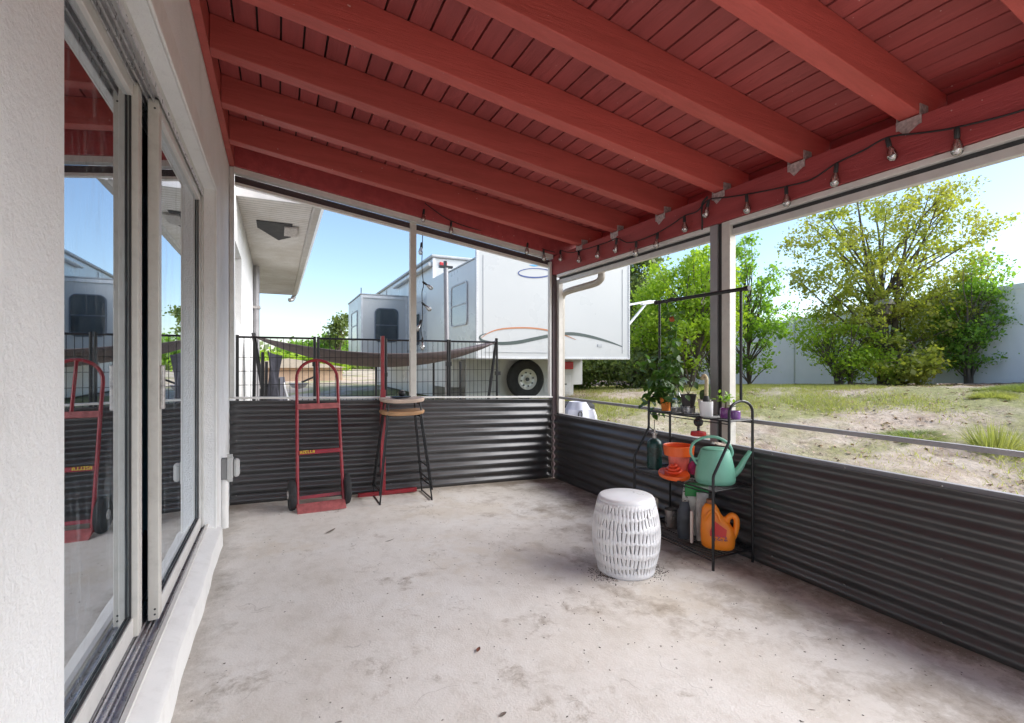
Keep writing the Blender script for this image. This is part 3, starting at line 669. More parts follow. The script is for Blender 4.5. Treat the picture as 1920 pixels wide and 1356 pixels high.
t = thing('black_ball', 'small black ball standing on the dish on top of the stool', 'round object', (1.31, 4.20, zt + .0125))
MB().ball((0, 0, .028), (.033, .033, .028), 16, 8).build('body', black_plastic, t, smooth=True)
MB().tube(arc((0, -.012, .03), .022, 0, 360, 16), .004, 6, closed=False).build('ring', galv, t)

# ================================================================= GARDEN STOOL (pierced white drum)
def garden_stool(loc):
    t = thing('garden_stool', 'white barrel shaped garden stool pierced with rows of slots', 'garden stool', loc)
    H = .428
    def rad(z):
        u = z / H; return .152 + .038 * math.sin(math.pi * min(1, max(0, u)) ** .96) + (.004 if u < .03 else 0)
    N = 52; rows = [(.030, .060), (.082, .122), (.146, .190), (.213, .259), (.282, .325), (.347, .382)]
    rr = random.Random(3); cols = 2 * N; lev = [0, .012]
    for a, c in rows: lev += [a, c]
    lev += [.405]; nl = len(lev)
    jit = {}
    for r_ in range(len(rows)):
        ph = rr.uniform(0, 6)
        for m_ in range(N):
            wv = .009 * math.sin(m_ / N * 2 * math.pi * 3 + ph)
            jit[(r_, m_)] = (wv + rr.uniform(-.005, .005), wv + rr.uniform(-.005, .007), rr.uniform(-.6, .6), rr.uniform(.6, 1.15))
    P = []
    for k, z in enumerate(lev):
        for j in range(cols):
            m_, side = divmod(j, 2); zz = z; aj = m_ + (.24 if side == 0 else .56)
            if 2 <= k < 2 + 2 * len(rows):
                r_, top = divmod(k - 2, 2); lo, hi, tl, ww = jit[(r_, m_)]
                zz += hi if top else lo; aj += tl * (.5 if top else -.5) * .6; aj = m_ + .4 + (aj - m_ - .4) * ww
            a = 2 * math.pi * aj / N; q = rad(zz); P.append((q * math.cos(a), q * math.sin(a), zz))
    F = []
    for k in range(nl - 1):
        for j in range(cols):
            if j % 2 == 0 and k >= 2 and (k - 2) % 2 == 0 and k < nl - 2: continue
            F.append((k * cols + j, k * cols + (j + 1) % cols, (k + 1) * cols + (j + 1) % cols, (k + 1) * cols + j))
    o = MB().add(P, F).build('pierced_wall', white_plastic, t, smooth=True, solid=.006)
    MB().lathe([(rad(.405) + .002, .404), (rad(.405) + .0015, .413), (.152, .424), (.144, .428), (.03, .4285), (.0001, .4265)], 48).build('top', white_plastic, t, smooth=True)
    MB().lathe([(.147, .398), (.147, .404), (.001, .404)], 32).build('top_underside', white_plastic, t)
    return t
garden_stool((2.15, 2.25, fz(2.15) + .002))
# spilled soil round its base and floor debris
def debris(name, n, fn, mat, smin, smax, h=.002):
    V_ = []; F_ = []
    for i in range(n):
        x, y, s_ = fn(); a = random.uniform(0, 6.28); l = random.uniform(smin, smax); w = l * random.uniform(.25, .8); z = fz(x)
        c, s2 = math.cos(a), math.sin(a); k = len(V_)
        for (u, v_) in ((-l, 0), (-.3 * l, -w), (.6 * l, -w * .8), (l, 0), (.4 * l, w), (-.4 * l, w * .9)): V_.append((x + u * c - v_ * s2, y + u * s2 + v_ * c, z + .0012))
        V_.append((x, y, z + .0012 + h * random.uniform(.5, 1.6))); F_ += [(k + j, k + (j + 1) % 6, k + 6) for j in range(6)]
    return MB().add(V_, F_).build(name, mat, kind='stuff')
crumb = M('dark_crumbs', (.06, .045, .035), .95, var=.6, scale=30)
def f1():
    a, r_ = random.gauss(-.15, .55), abs(random.gauss(0, .045)) + .155
    if random.random() < .3: a = random.gauss(3.3, .3)
    return 2.15 + r_ * math.cos(a), 2.25 + r_ * math.sin(a), 0
debris('spilled_soil', 700, f1, crumb, .0012, .004, .003)
def f2():
    while True:
        x, y = random.uniform(.1, 2.93), random.uniform(.9, 4.4)
        if random.random() < .18 + .8 * max(0, (x - .9) / 2.1) ** 1.5: return x, y, 0
debris('floor_crumbs', 520, f2, crumb, .0012, .0058, .0015)
def f3(): return 2.93 - abs(random.gauss(0, .03)), random.uniform(.7, 3.2), 0
debris('wall_edge_litter', 400, f3, M('pale_crumbs', (.4, .36, .3), .9, var=.5, scale=40), .001, .005, .002)
def leaf(loc, ln, w, rz, mat, label, curl=.25):
    b = MB(); n = 6; P = []
    for i in range(n + 1):
        u = i / n; ww = w * math.sin(math.pi * min(1, u * .97 + .02)) ** .8 / 2; z = curl * ln * (u - .5) ** 2 + .002
        P += [(ln * (u - .5), -ww, z + ww * .5), (ln * (u - .5), 0, z), (ln * (u - .5), ww, z + ww * .5)]
    F = []
    for i in range(n):
        for j in range(2): F.append((i * 3 + j, i * 3 + j + 1, i * 3 + j + 4, i * 3 + j + 3))
    o = b.add(P, F).build('dry_leaf', mat, None, solid=.0006); o.location = loc; o.rotation_euler = (0, 0, rz); tag(o, label, 'leaf'); return o
lf_red = M('russet_leaf', (.16, .04, .015), .6, var=.3, scale=30); lf_grey = M('grey_leaf', (.16, .13, .11), .8, var=.3, scale=30)
leaf((1.072, 1.832, fz(1.07) + .001), .036, .015, .9, lf_red, 'small russet leaf lying alone mid floor')
leaf((.67, 3.516, fz(.67) + .001), .11, .022, .9, lf_grey, 'long grey curled leaf on the concrete near the hand truck')
leaf((1.01, 1.46, fz(1.1) + .001), .032, .014, .3, lf_grey, 'dark curled leaf on the concrete nearest the camera')
leaf((1.0, 3.2, fz(1) + .001), .07, .006, .4, lf_grey, 'thin dark twig like leaf in the middle of the far floor')

# ================================================================= PLANT SHELF
SX0, SXm, SX1, SY0, SY1 = 2.61, 2.74, 2.94, 2.04, 2.73
ps = thing('plant_stand', 'black wire three tier plant stand with overhead hanging bar', 'plant stand', (2.78, 2.385, fz(2.78)))
for y in (SY0, SY1):
    xc = (SXm + SX1) / 2; r_ = (SX1 - SXm) / 2
    p = [(SX0, y, fz(SX0)), (SX0, y, .46), (SX0 + .004, y, .478), (SXm - .004, y, .660), (SXm, y, .678), (SXm, y, .83)] + [(xc - r_ * math.cos(a) * (1 if True else 1), y, .83 + .07 * math.sin(a)) for a in [R(q) for q in range(15, 180, 15)]] + [(SX1, y, .83), (SX1, y, fz(SX1))]
    MB().tube(p, .0085, 10).build('side_frame', black_metal, ps, world=True, smooth=True)
    MB().tube([(xc, y, .90), (xc, y, 1.565)], .0085, 10).build('upright', black_metal, ps, world=True, smooth=True)
xc = (SXm + SX1) / 2
hb = MB().tube([(xc, SY0 - .045, 1.568), (xc, SY1 + .035, 1.568)], .012, 12).build('hanging_bar', black_metal, ps, world=True, smooth=True)
MB().lathe([(.016, -.012), (.016, .012)], 12, (xc, SY0 - .045, 1.568), axis='y').lathe([(.016, -.012), (.016, .012)], 12, (xc, SY1 + .03, 1.568), axis='y').xform(Matrix.Identity(4)).build('end_cap', black_metal, hb, world=True)
MB().tube([(xc, 2.33, 1.585)] + arc((xc, 2.33, 1.57), .017, 90, 250, 6, 'yz') + arc((xc, 2.325, 1.525), .016, 90, -150, 8, 'yz'), .0022, 6).build('s_hook', galv, ps, world=True)
def shelf(xa, xb, z, rim=True):
    b = MB()
    for y in (SY0, SY1): b.tube([(xa, y, z), (xb, y, z)], .005, 6)
    for x in (xa, xb): b.tube([(x, SY0, z), (x, SY1, z)], .005, 6); b.tube([(x, SY0, z - .018), (x, SY1, z - .018)], .0035, 6)
    o = b.build('shelf_frame', black_metal, ps, world=True)
    w = MB(); n = 34
    for i in range(1, n): y = SY0 + (SY1 - SY0) * i / n; w.tube([(xa, y, z + .003), (xb, y, z + .003)], .0019, 5)
    for k in (1, 2): x = xa + (xb - xa) * k / 3; w.tube([(x, SY0, z - .001), (x, SY1, z - .001)], .0025, 5)
    w.build('shelf_wire', black_metal, o, world=True, kind='stuff')
shelf(SX0, SX1, 0.0); shelf(SX0, SX1, .385); shelf(SXm, SX1, .783)
ZL0, ZM, ZT0 = .0055, .3905, .7885

# --- watering can
t = thing('watering_can', 'mint green plastic watering can with ring handle on the middle shelf', 'watering can', (2.765, 2.165, ZM), rotz=R(-38))
b = MB(); prof = [(.0, 0), (.096, 0), (.108, .01), (.112, .03), (.106, .08), (.092, .14), (.082, .175), (.078, .185), (.070, .185), (.074, .172), (.084, .14), (.098, .08), (.100, .03), (.0, .02)]
b.lathe([(max(r_, 1e-5), z * 1.12) for r_, z in prof], 36, sx=1.06, sy=.8).build('body', mint, t, smooth=True)
MB().lathe([(.070, .208), (.078, .210), (.070, .216), (.04, .216)], 24, sx=1.0, sy=.78).build('rim', mint, t, smooth=True)
MB().tube(catmull([(-.10, 0, .11), (-.125, 0, .145), (-.142, 0, .185), (-.13, 0, .235), (-.085, 0, .27), (-.02, 0, .285), (.04, 0, .27), (.083, 0, .235), (.098, 0, .19), (.09, 0, .165)], 5), .0085, 10).build('handle', mint, t, smooth=True)
MB().tube(catmull([(-.142, 0, .185), (-.128, 0, .15), (-.10, 0, .148), (-.088, 0, .175)], 4), .007, 8).build('handle_web', mint, t, smooth=True)
MB().tube(catmull([(.10, 0, .055), (.135, 0, .09), (.165, 0, .145), (.20, 0, .205)], 5), [.024 - .013 * i / 15 for i in range(16)], 12).build('spout', mint, t, smooth=True)
# --- orange bucket with red gloves
t = thing('orange_planter', 'bright orange plastic planter bowl on the middle shelf beside the watering can', 'planter', (2.74, 2.44, ZM))
MB().lathe([(1e-5, .0), (.055, .0), (.062, .06), (.068, .12), (.069, .125), (.092, .128), (.098, .19), (.094, .192), (.088, .135), (.06, .13), (.054, .01), (1e-5, .008)], 32).build('bowl', M('orange_clear_base', (.75, .16, .12), .4, var=.3, scale=6), t, smooth=True)
MB().lathe([(.0695, .126), (.0935, .129), (.1005, .19), (.097, .195), (.0915, .19), (.087, .14)], 32).build('rim_band', terracotta, t, smooth=True)
t = thing('orange_strainer', 'orange red coiled plastic lid leaning in front of the orange planter', 'lid', (2.66, 2.40, ZM), rot=(R(4), R(-8), 0))
MB().lathe([(1e-5, .012), (.03, .01), (.085, .004), (.108, .006), (.112, .018), (.108, .03), (.085, .024), (1e-5, .026)], 32, sx=.75, sy=1).build('saucer', terracotta, t, smooth=True)
b = MB(); b.tube([(.05 * (1 - i / 60) * math.cos(i * .42), .065 * (1 - i / 60) * math.sin(i * .42), .032 + i * .0011) for i in range(46)], .008, 8); b.build('coil', M('red_orange_plastic', (.8, .08, .03), .3), t, smooth=True)
t = thing('garden_glove', 'blue and magenta garden glove stuffed beside the orange planter', 'glove', (2.80, 2.32, ZM))
for k, (dx, dy, rz_, m_) in enumerate(((0, 0, .3, M('blue_cloth', (.06, .16, .3), .8)), (-.02, .03, .9, M('magenta_cloth', (.4, .04, .16), .8)))):
    MB().ball((dx, dy, .055 + .03 * (1 - k)), (.035, .04, .045), 14, 8).build('palm', m_, t, smooth=True)
for q in range(4): MB().tube(catmull([(-.02, .01 * q - .02, .08), (-.035, .014 * q - .025, .05), (-.05, .016 * q - .03, .02)], 4), .008, 8).build('finger', MATS['magenta_cloth'], t, smooth=True)
# --- propane cylinder
t = thing('propane_cylinder', 'dark green propane cylinder with brass valve on the middle shelf end', 'gas cylinder', (2.72, 2.65, ZM))
MB().lathe([(1e-5, 0), (.045, 0), (.051, .006), (.051, .17), (.046, .19), (.03, .205), (.014, .212), (1e-5, .212)], 28).build('tank', darkgreen, t, smooth=True)
MB().lathe([(.014, .2125), (.014, .235), (.02, .238), (.02, .25), (.008, .255), (.008, .275), (1e-5, .275)], 14).build('valve', steel, t, smooth=True)
MB().tube([(0, 0, .26), (-.03, .01, .285), (-.045, .015, .31)], .004, 6).tube([(0, 0, .27), (0, 0, .34)], .0025, 6).build('torch_stem', black_metal, t)
MB().lathe([(.0515, .09), (.0515, .15)], 28).build('label_band', M('label_dark', (.02, .045, .04), .4, var=.9, scale=60), t)
# --- bottom shelf
t = thing('plastic_jug', 'orange rounded plastic jug with red label on the bottom shelf', 'jug', (2.76, 2.14, ZL0), rotz=R(-50)); t.scale = (.93, .93, .93)
b = MB(); n = 36
for k, (r_, z, ox) in enumerate(((1e-5, 0, .0), (.085, 0, .0), (.099, .012, 0), (.104, .04, 0), (.106, .09, .0), (.102, .13, -.004), (.088, .165, -.016), (.072, .195, -.03), (.060, .22, -.04), (.052, .25, -.045), (.036, .275, -.045), (.022, .285, -.045), (1e-5, .286, -.045))):
    for j in range(n):
        a = 2 * math.pi * j / n; c, s_ = math.cos(a), math.sin(a); b.v.append((ox + r_ * math.copysign(abs(c) ** .8, c), r_ * math.copysign(abs(s_) ** .8, s_) * .6, z))
    if k:
        for j in range(n): b.f.append(((k - 1) * n + j, (k - 1) * n + (j + 1) % n, k * n + (j + 1) % n, k * n + j))
b.build('body', orange_jug, t, smooth=True)
MB().tube(catmull([(.075, 0, .05), (.10, 0, .10), (.112, 0, .16), (.108, 0, .205), (.085, 0, .22), (.062, 0, .20), (.05, 0, .17), (.03, 0, .2)], 5), .019, 10).build('handle', orange_jug, t, smooth=True)
MB().tube(catmull([(-.075, -.03, .17), (-.06, -.045, .215), (-.03, -.04, .245), (0, -.035, .23), (.02, -.04, .18)], 5), .012, 10).build('shoulder_ridge', orange_jug, t, smooth=True)
MB().add([(-.02, -.0665, .19), (.055, -.0665, .14), (.05, -.0685, .09), (-.045, -.0685, .09), (-.045, -.0675, .12)], [(0, 4, 3, 2, 1)]).build('red_label', red_print, t)
b = MB(); rr = random.Random(8)
for i in range(26): x, z = rr.uniform(-.04, .05), rr.uniform(.065, .098); b.box((x, -.0705, z), (x + rr.uniform(.004, .014), -.0688, z + .004))
b.build('label_text', M('violet_print', (.12, .05, .2), .5), t, kind='stuff')
MB().lathe([(.023, .282), (.025, .285), (.025, .31), (1e-5, .312)], 16, (-.045, 0, 0)).build('cap', M('brown_cap', (.25, .08, .03), .5), t)
def bag(name, label, cat, loc, w, d, h, mat, rz, pinch=.6, bottom=.85):
    t = thing(name, label, cat, loc, rotz=rz); b = MB(); n = 28; L_ = 12; rr = random.Random(w * 99)
    for k in range(L_ + 1):
        u = k / L_; sc = bottom + (1 - bottom) * min(1, u * 5) - (1 - pinch) * max(0, (u - .55) / .45) ** 1.4; dd = sc * (1 - .75 * max(0, (u - .6) / .4))
        for j in range(n):
            a = 2 * math.pi * j / n; c, s_ = math.cos(a), math.sin(a); e = .6; wob = 1 + .05 * math.sin(3 * a + k * .7) * rr.uniform(.4, 1)
            b.v.append((w / 2 * sc * math.copysign(abs(c) ** e, c) * wob, d / 2 * dd * math.copysign(abs(s_) ** e, s_) * wob, h * u))
        if k:
            for j in range(n): b.f.append(((k - 1) * n + j, (k - 1) * n + (j + 1) % n, k * n + (j + 1) % n, k * n + j))
    b.f.append(tuple(range(n - 1, -1, -1))); b.f.append(tuple(L_ * n + j for j in range(n)))
    b.build('sack', mat, t, smooth=True); return t
speck = M('speckled_sack', (.62, .62, .60), .45, var=.1, scale=8)
t = bag('soil_bag', 'tall white and grey potting bag with green panel behind the other bottles', 'bag', (2.83, 2.385, ZL0), .16, .11, .36, speck, R(-40), .85, .95)
MB().box((-.07, -.062, .255), (.075, -.0575, .345)).build('green_panel', green_print, t, bevel=.002)
b = MB(); rr = random.Random(5)
for i in range(60): x, z = rr.uniform(-.085, -.05), rr.uniform(.02, .33); b.box((x, -.0555, z), (x + rr.uniform(.003, .01), -.052, z + rr.uniform(.002, .007)))
b.build('print_specks', black_plastic, t, kind='stuff')
bag('mulch_bag', 'folded grey plastic bag with dark folds beside the orange jug', 'bag', (2.77, 2.27, ZL0), .08, .06, .30, bag_grey, R(-40), .9)
bag('slate_pouch', 'slate blue black pouch standing at front of the bottom shelf', 'pouch', (2.70, 2.35, ZL0), .09, .07, .23, navy, R(-35), .55)
o = MB().box((-.012, -.008, 0), (.012, .008, .2)).build('paper_tube', M('cream_card', (.62, .52, .46), .7), None, bevel=.004); o.location = (2.675, 2.265, ZL0); o.rotation_euler = (0, 0, .5); tag(o, 'slim cream carton standing right of the slate pouch', 'carton')
t = thing('steel_tumbler', 'brushed steel tumbler on the bottom shelf behind the garden stool', 'tumbler', (2.78, 2.555, ZL0))
MB().lathe([(1e-5, 0), (.034, 0), (.036, .004), (.040, .12), (.037, .12), (.033, .008), (1e-5, .008)], 24).build('body', steel, t, smooth=True)
MB().tube(arc((0, 0, .119), .039, 0, 360, 24, 'xy'), .0025, 6).build('rim', black_plastic, t)
t = thing('spice_jar', 'white jar with red band and speckled lower half on the bottom shelf', 'jar', (2.70, 2.645, ZL0))
MB().lathe([(1e-5, 0), (.033, 0), (.036, .006), (.036, .105), (.03, .11)], 22).build('speckled_base', M('black_white_speckle', (.3, .3, .3), .5, var=.9, scale=60), t, smooth=True)
MB().lathe([(.0365, .075), (.0365, .118)], 22).build('red_band', M('rust_band', (.42, .07, .03), .5, var=.3, scale=30), t)
MB().lathe([(.036, .119), (.038, .17), (.034, .178), (1e-5, .178)], 22).build('white_cup', cream, t, smooth=True)
# --- top shelf
def pot(name, label, loc, prof, mat, n=28, fill=soil, fr=None, fzz=None, cat='plant pot'):
    t = thing(name, label, cat, loc); MB().lathe([(max(a, 1e-5), c) for a, c in prof], n).build('pot', mat, t, smooth=True)
    if fill: MB().lathe([(fr, fzz), (fr * .5, fzz + .003), (1e-5, fzz + .004)], n).build('soil', fill, t)
    return t
t = thing('spray_bottle', 'clear plastic bottle with blue ring tapering to the top on upper shelf', 'bottle', (2.84, 2.565, ZT0))
MB().lathe([(1e-5, 0), (.036, 0), (.040, .01), (.040, .085), (.038, .10), (.012, .165), (.011, .175), (1e-5, .176)], 26).build('bottle', bottle_plastic, t, smooth=True)
MB().lathe([(.0412, .088), (.0412, .096)], 26, caps=False).build('blue_ring', M('blue_band', (.05, .2, .45), .5), t)
MB().lathe([(1e-5, .003), (.036, .003), (.037, .03), (1e-5, .034)], 20).build('pale_pebbles', gravel_w, t)
t = pot('plant_pot', 'charcoal flared nursery pot sitting in a clear jar of pebbles', (2.84, 2.455, ZT0), [(0, .04), (.036, .04), (.052, .125), (.055, .128), (.05, .128), (.047, .12), (.03, .1)], M('charcoal_pot', (.045, .04, .042), .6), fr=.047, fzz=.118)
MB().lathe([(.036, 0), (.045, .005), (.046, .05)], 24).build('pebble_jar', bottle_plastic, t, smooth=True)
MB().lathe([(1e-5, .002), (.04, .004), (.042, .036), (1e-5, .04)], 20).build('pebbles', gravel_w, t)
MB().tube(catmull([(0, 0, .12), (.01, -.03, .2), (.02, -.07, .3), (.03, -.12, .44)], 5), .0022, 5).build('stem', bark, t)
for q in range(8):
    a = q * .8; MB().tube([(0, 0, .12), (.02 * math.cos(a), .025 * math.sin(a), .16 + .004 * q), (.03 * math.cos(a), .05 * math.sin(a), .15 + .008 * q)], .0012, 4).build('twig', bark, t)
t = pot('cactus_pot', 'cream tapered pot with a squat ribbed cactus on the upper shelf', (2.87, 2.345, ZT0), [(0, 0), (.026, 0), (.043, .098), (.044, .10), (.038, .10), (.036, .09)], cream, fr=.037, fzz=.09)
def rib_cactus(t, c, r_, h, mat, n=11):
    b = MB(); N = n * 4; L_ = 10
    for k in range(L_ + 1):
        u = k / L_; rr_ = r_ * (1 - .25 * (1 - u) ** 2) * math.sqrt(max(0.0, 1 - max(0, (u - .6) / .4) ** 2)) + 1e-4
        for j in range(N): a = 2 * math.pi * j / N; q = rr_ * (1 + .12 * math.cos(n * a)); b.v.append((c[0] + q * math.cos(a), c[1] + q * math.sin(a), c[2] + h * u))
        if k:
            for j in range(N): b.f.append(((k - 1) * N + j, (k - 1) * N + (j + 1) % N, k * N + (j + 1) % N, k * N + j))
    b.build('cactus', mat, t, smooth=True)
rib_cactus(t, (0, .004, .09), .026, .075, cactus_m); rib_cactus(t, (.0, -.03, .09), .014, .12, cactus_m, 8)
t = pot('cactus_pot', 'white square sided pot with a tall hooked pale cactus on the upper shelf', (2.80, 2.265, ZT0), [(0, 0), (.036, 0), (.039, .004), (.041, .095), (.036, .095), (.034, .08)], white_plastic, n=28, fr=.036, fzz=.085)
MB().lathe([(.022, .086), (.02, .11), (.015, .13), (1e-5, .135)], 16).build('black_sleeve', black_plastic, t, smooth=True)
MB().tube(catmull([(0, 0, .09), (.0, .0, .16), (0, -.002, .225), (0, .004, .248), (0, .016, .258), (0, .028, .25), (0, .031, .232)], 5), .0125, 10).build('cactus', cactus_pale, t, smooth=True)
def leafy(par, pts, ln, w, mat, name='leaf', world=True, seed=1):
    rr = random.Random(seed); b = MB(); n = 5; P = []; F = []
    for i in range(n + 1):
        u = i / n; ww = .5 * math.sin(math.pi * min(1, u ** .75 * .985 + .01)); z = -.25 * u * u
        P += [(u, -ww, z + .12 * ww), (u, 0, z), (u, ww, z + .12 * ww)]
    for i in range(n):
        for j in range(2): F.append((i * 3 + j, i * 3 + j + 1, i * 3 + j + 4, i * 3 + j + 3))
    me = bpy.data.meshes.new(name); me.from_pydata(P, [], F); me.materials.append(mat); me.polygons.foreach_set('use_smooth', [True] * len(me.polygons))
    rl = root_of(par).location
    for (p, dr) in pts:
        o = bpy.data.objects.new(name, me); COL.objects.link(o); o.parent = par; o.location = Vector(p) - rl if world else Vector(p)
        q = Vector(dr).to_track_quat('X', 'Z').to_euler(); o.rotation_euler = (q.x + rr.uniform(-.4, .4), q.y, q.z)
        s_ = ln * rr.uniform(.75, 1.2); o.scale = (s_, w * s_ / ln, s_)
t = pot('succulent_pot', 'purple glass jar with a small bushy green succulent on the upper shelf', (2.84, 2.15, ZT0), [(0, -.002), (.03, -.002), (.034, .01), (.034, .055), (.028, .062), (.026, .05)], purple, fr=.026, fzz=.058)
rr = random.Random(9)
leafy(t, [((2.84 + rr.gauss(0, .02), 2.15 + rr.gauss(0, .03), ZT0 + .08 + rr.uniform(0, .07)), (rr.gauss(0, 1), rr.gauss(0, 1), rr.uniform(.2, 1.2))) for _ in range(46)], .03, .016, leaf_mid, seed=2)
MB().tube([(0, 0, .05), (0, 0, .10)], .006, 6).build('stem', bark, t)
t = pot('purple_jar', 'second small purple jar holding a dark rosette plant at shelf end', (2.85, 2.085, ZT0), [(0, -.002), (.024, -.002), (.027, .01), (.027, .045), (.022, .05), (.02, .04)], M('violet_glass', (.2, .08, .3), .15, spec=.8), fr=.02, fzz=.046)
leafy(t, [((2.85, 2.10, ZT0 + .07), (math.cos(a), math.sin(a), .35)) for a in [i * .62 for i in range(10)]], .04, .02, leaf_dark, seed=3)
# hanging rubber plunger like bulb under the top shelf
t = thing('hanging_scraper', 'black ball knob with red disc hanging from the upper shelf', 'hanging tool', (2.80, 2.33, .775))
MB().ball((0, 0, -.03), (.03, .03, .03), 16, 10).build('knob', black_plastic, t, smooth=True)
MB().tube([(0, 0, -.055), (0, 0, -.085)], .009, 10).build('neck', black_plastic, t)
MB().lathe([(1e-5, -.118), (.046, -.118), (.049, -.112), (.046, -.092), (1e-5, -.085)], 24).build('disc', M('red_disc', (.45, .015, .015), .4), t, smooth=True)
# trailing houseplant
t = thing('trailing_plant', 'dark green trailing houseplant climbing the hanging bar from an orange pot', 'houseplant', (2.84, 2.665, ZT0))
MB().lathe([(1e-5, .0), (.03, .0), (.042, .09), (.044, .092), (.038, .092), (.036, .08), (1e-5, .078)], 24).build('pot', M('orange_pot', (.75, .22, .03), .5), t, smooth=True)
vines = [catmull([(0, 0, .08), (-.01, .03, .2), (.0, .0, .35), (.0, -.06, .5), (.01, -.03, .62), (0, -.01, .77)], 6), catmull([(0, 0, .08), (-.03, .06, .2), (-.04, .10, .24), (-.05, .13, .12), (-.05, .13, 0)], 6),
         catmull([(0, 0, .08), (0, -.08, .25), (.0, -.12, .35), (0, -.13, .25), (0, -.12, .12)], 6), catmull([(0, 0, .08), (-.05, .02, .2), (-.09, .03, .22), (-.11, .04, .1)], 6), catmull([(0, 0, .08), (0, -.03, .3), (.0, -.09, .45), (0, -.10, .62)], 6)]
lv = []; rr = random.Random(21)
for k, v_ in enumerate(vines):
    MB().tube(v_, .003, 5).build('vine', leaf_pot, t)
    for i, p in enumerate(v_):
        if i % 2 == 0 or k in (1, 3): lv.append((Vector(p) + Vector((rr.gauss(0, .015), rr.gauss(0, .02), rr.gauss(0, .015))), (rr.gauss(-.2, .7), rr.gauss(0, .8), rr.uniform(-1.2, .1))))
for _ in range(150): lv.append(((rr.gauss(-.03, .055), rr.gauss(.01, .10), .21 + rr.gauss(0, .095)), (rr.gauss(-.3, .8), rr.gauss(0, .9), rr.uniform(-1.0, .4))))
leafy(t, lv, .066, .045, leaf_pot, world=False, seed=4)
for _ in range(46):
    q = rr.uniform(.32, .72); lv.append(((rr.gauss(0, .03), -.07 + rr.gauss(0, .035), q), (rr.gauss(-.3, .7), rr.gauss(0, .9), rr.uniform(-1.2, .2))))
leafy(t, lv[-46:], .06, .04, leaf_pot, world=False, seed=6)
MB().ball((-.01, -.07, .645), (.02, .02, .02), 12, 8).build('orange_blossom', M('dull_orange', (.4, .1, .03), .7, var=.3, scale=30), t, smooth=True)
MB().tube([(-.0, .0, .77), (.0, -.05, .79), (0, -.1, .775)], .012, 8).build('clip', black_plastic, t, smooth=True)

# ================================================================= OUTSIDE, FAR END: wire pen, hammock, clutter
pens = [(.036, .652), (.684, 1.275), (1.301, 1.93), (1.956, 2.49)]
plab = ['leftmost black wire pen panel beside the house wall', 'second black wire pen panel, behind the hand truck', 'third black wire pen panel, right of the red pole', 'rightmost black wire pen panel, before the trailer wheel']
for k, (xa, xb) in enumerate(pens):
    g = ghs(1, 4.8); zt_ = 1.355; t = thing('pen_panel', plab[k], 'pen panel', ((xa + xb) / 2, 4.8 + .015 * k, g), group='wire pen panels'); w = (xb - xa) / 2; H = zt_ - g
    for s_ in (-1, 1): MB().tube([(s_ * w, 0, 0), (s_ * w, 0, H + .012)], .0125, 8).build('post', black_metal, t, smooth=True)
    MB().tube([(-w, 0, H - .005), (w, 0, H - .005)], .009, 8).build('top_rail', black_metal, t, smooth=True); MB().tube([(-w, 0, .08), (w, 0, .08)], .009, 8).build('bottom_rail', black_metal, t, smooth=True)
    b = MB(); n = 12
    for i in range(1, n): x = -w + 2 * w * i / n; b.tube([(x, .003, .08), (x, .003, H - .01)], .0024, 4)
    for i in range(1, 13): z = .08 + (H - .1) * i / 13; b.tube([(-w, -.001, z - (.0 if i < 9 else .04)), (w, -.001, z - (.0 if i < 9 else .04))], .0022, 4)
    b.build('wire_grid', black_metal, t, kind='stuff')
    MB().box((w - .02, -.02, H - .26 - .1 * (k % 2)), (w + .035, .02, H - .22 - .1 * (k % 2))).build('latch', black_metal, t)
# pen sides folded at left
t = thing('folded_pen', 'bundle of folded black wire pen sections by the house corner', 'pen sections', (.2, 5.0, ghs(.2, 5)))
for q, (x, y) in enumerate(((-.06, .0), (.0, .2), (.03, .35), (.10, .6), (.14, .9), (-.02, .5))):
    MB().tube([(x, y, 0), (x + .02, y, 1.62 - .09 * q)], .014, 8).build('post', black_metal, t)
b = MB(); n = 16; P = []
for i in range(n + 1):
    u = i / n
    for j in range(5): v_ = j / 4; P.append((.05 + .13 * v_ + .03 * math.sin(u * 9 + j), .35 + .12 * v_, .2 + 1.35 * u - .05 * v_))
b.add(P, [(i * 5 + j, i * 5 + j + 1, (i + 1) * 5 + j + 1, (i + 1) * 5 + j) for i in range(n) for j in range(4)]).build('dark_netting', M('dark_cloth', (.05, .05, .065), .9, var=.4), t, solid=.01)
# hammock
t = thing('hammock', 'brown fabric hammock slung low between its black stand posts behind the pen', 'hammock', (1.6, 6.3, ghs(1.6, 6.3)))
g = ghs(1.6, 6.3); b = MB(); nu, nv = 36, 8; P = []
for i in range(nu + 1):
    u = i / nu; x = .116 + 3.0 * u; sag = 4 * u * (1 - u)
    for j in range(nv + 1):
        v_ = j / nv - .5; hw = .05 + .42 * sag ** .6
        z = 1.43 - .20 * sag - .20 * sag ** .8 * (1 - (2 * v_) ** 2) * .75 - (.05 * math.sin(v_ * 9 + u * 5)) * .15
        P.append((x, 6.3 + 2 * v_ * hw, z))
b.add(P, [(i * (nv + 1) + j, (i + 1) * (nv + 1) + j, (i + 1) * (nv + 1) + j + 1, i * (nv + 1) + j + 1) for i in range(nu) for j in range(nv)])
o = b.build('sling', fabric_brown, t, world=True, solid=.008); o.data.polygons.foreach_set('use_smooth', [True] * len(o.data.polygons))
for x, s_ in ((.1, 1), (3.13, -1)):
    MB().tube([(x, 6.3, 1.47), (x + s_ * .25, 6.3, g)], .022, 8).build('stand_post', black_metal, t, world=True)
    MB().tube([(x + s_ * .25, 5.9, g + .03), (x + s_ * .25, 6.7, g + .03)], .022, 8).build('stand_foot', black_metal, t, world=True)
for x in (1.55, 1.68, 2.35, 2.75):
    MB().tube([(x, 6.75, 1.15), (x, 6.75, g)], .016, 8).build('stand_rod', black_metal, t, world=True)
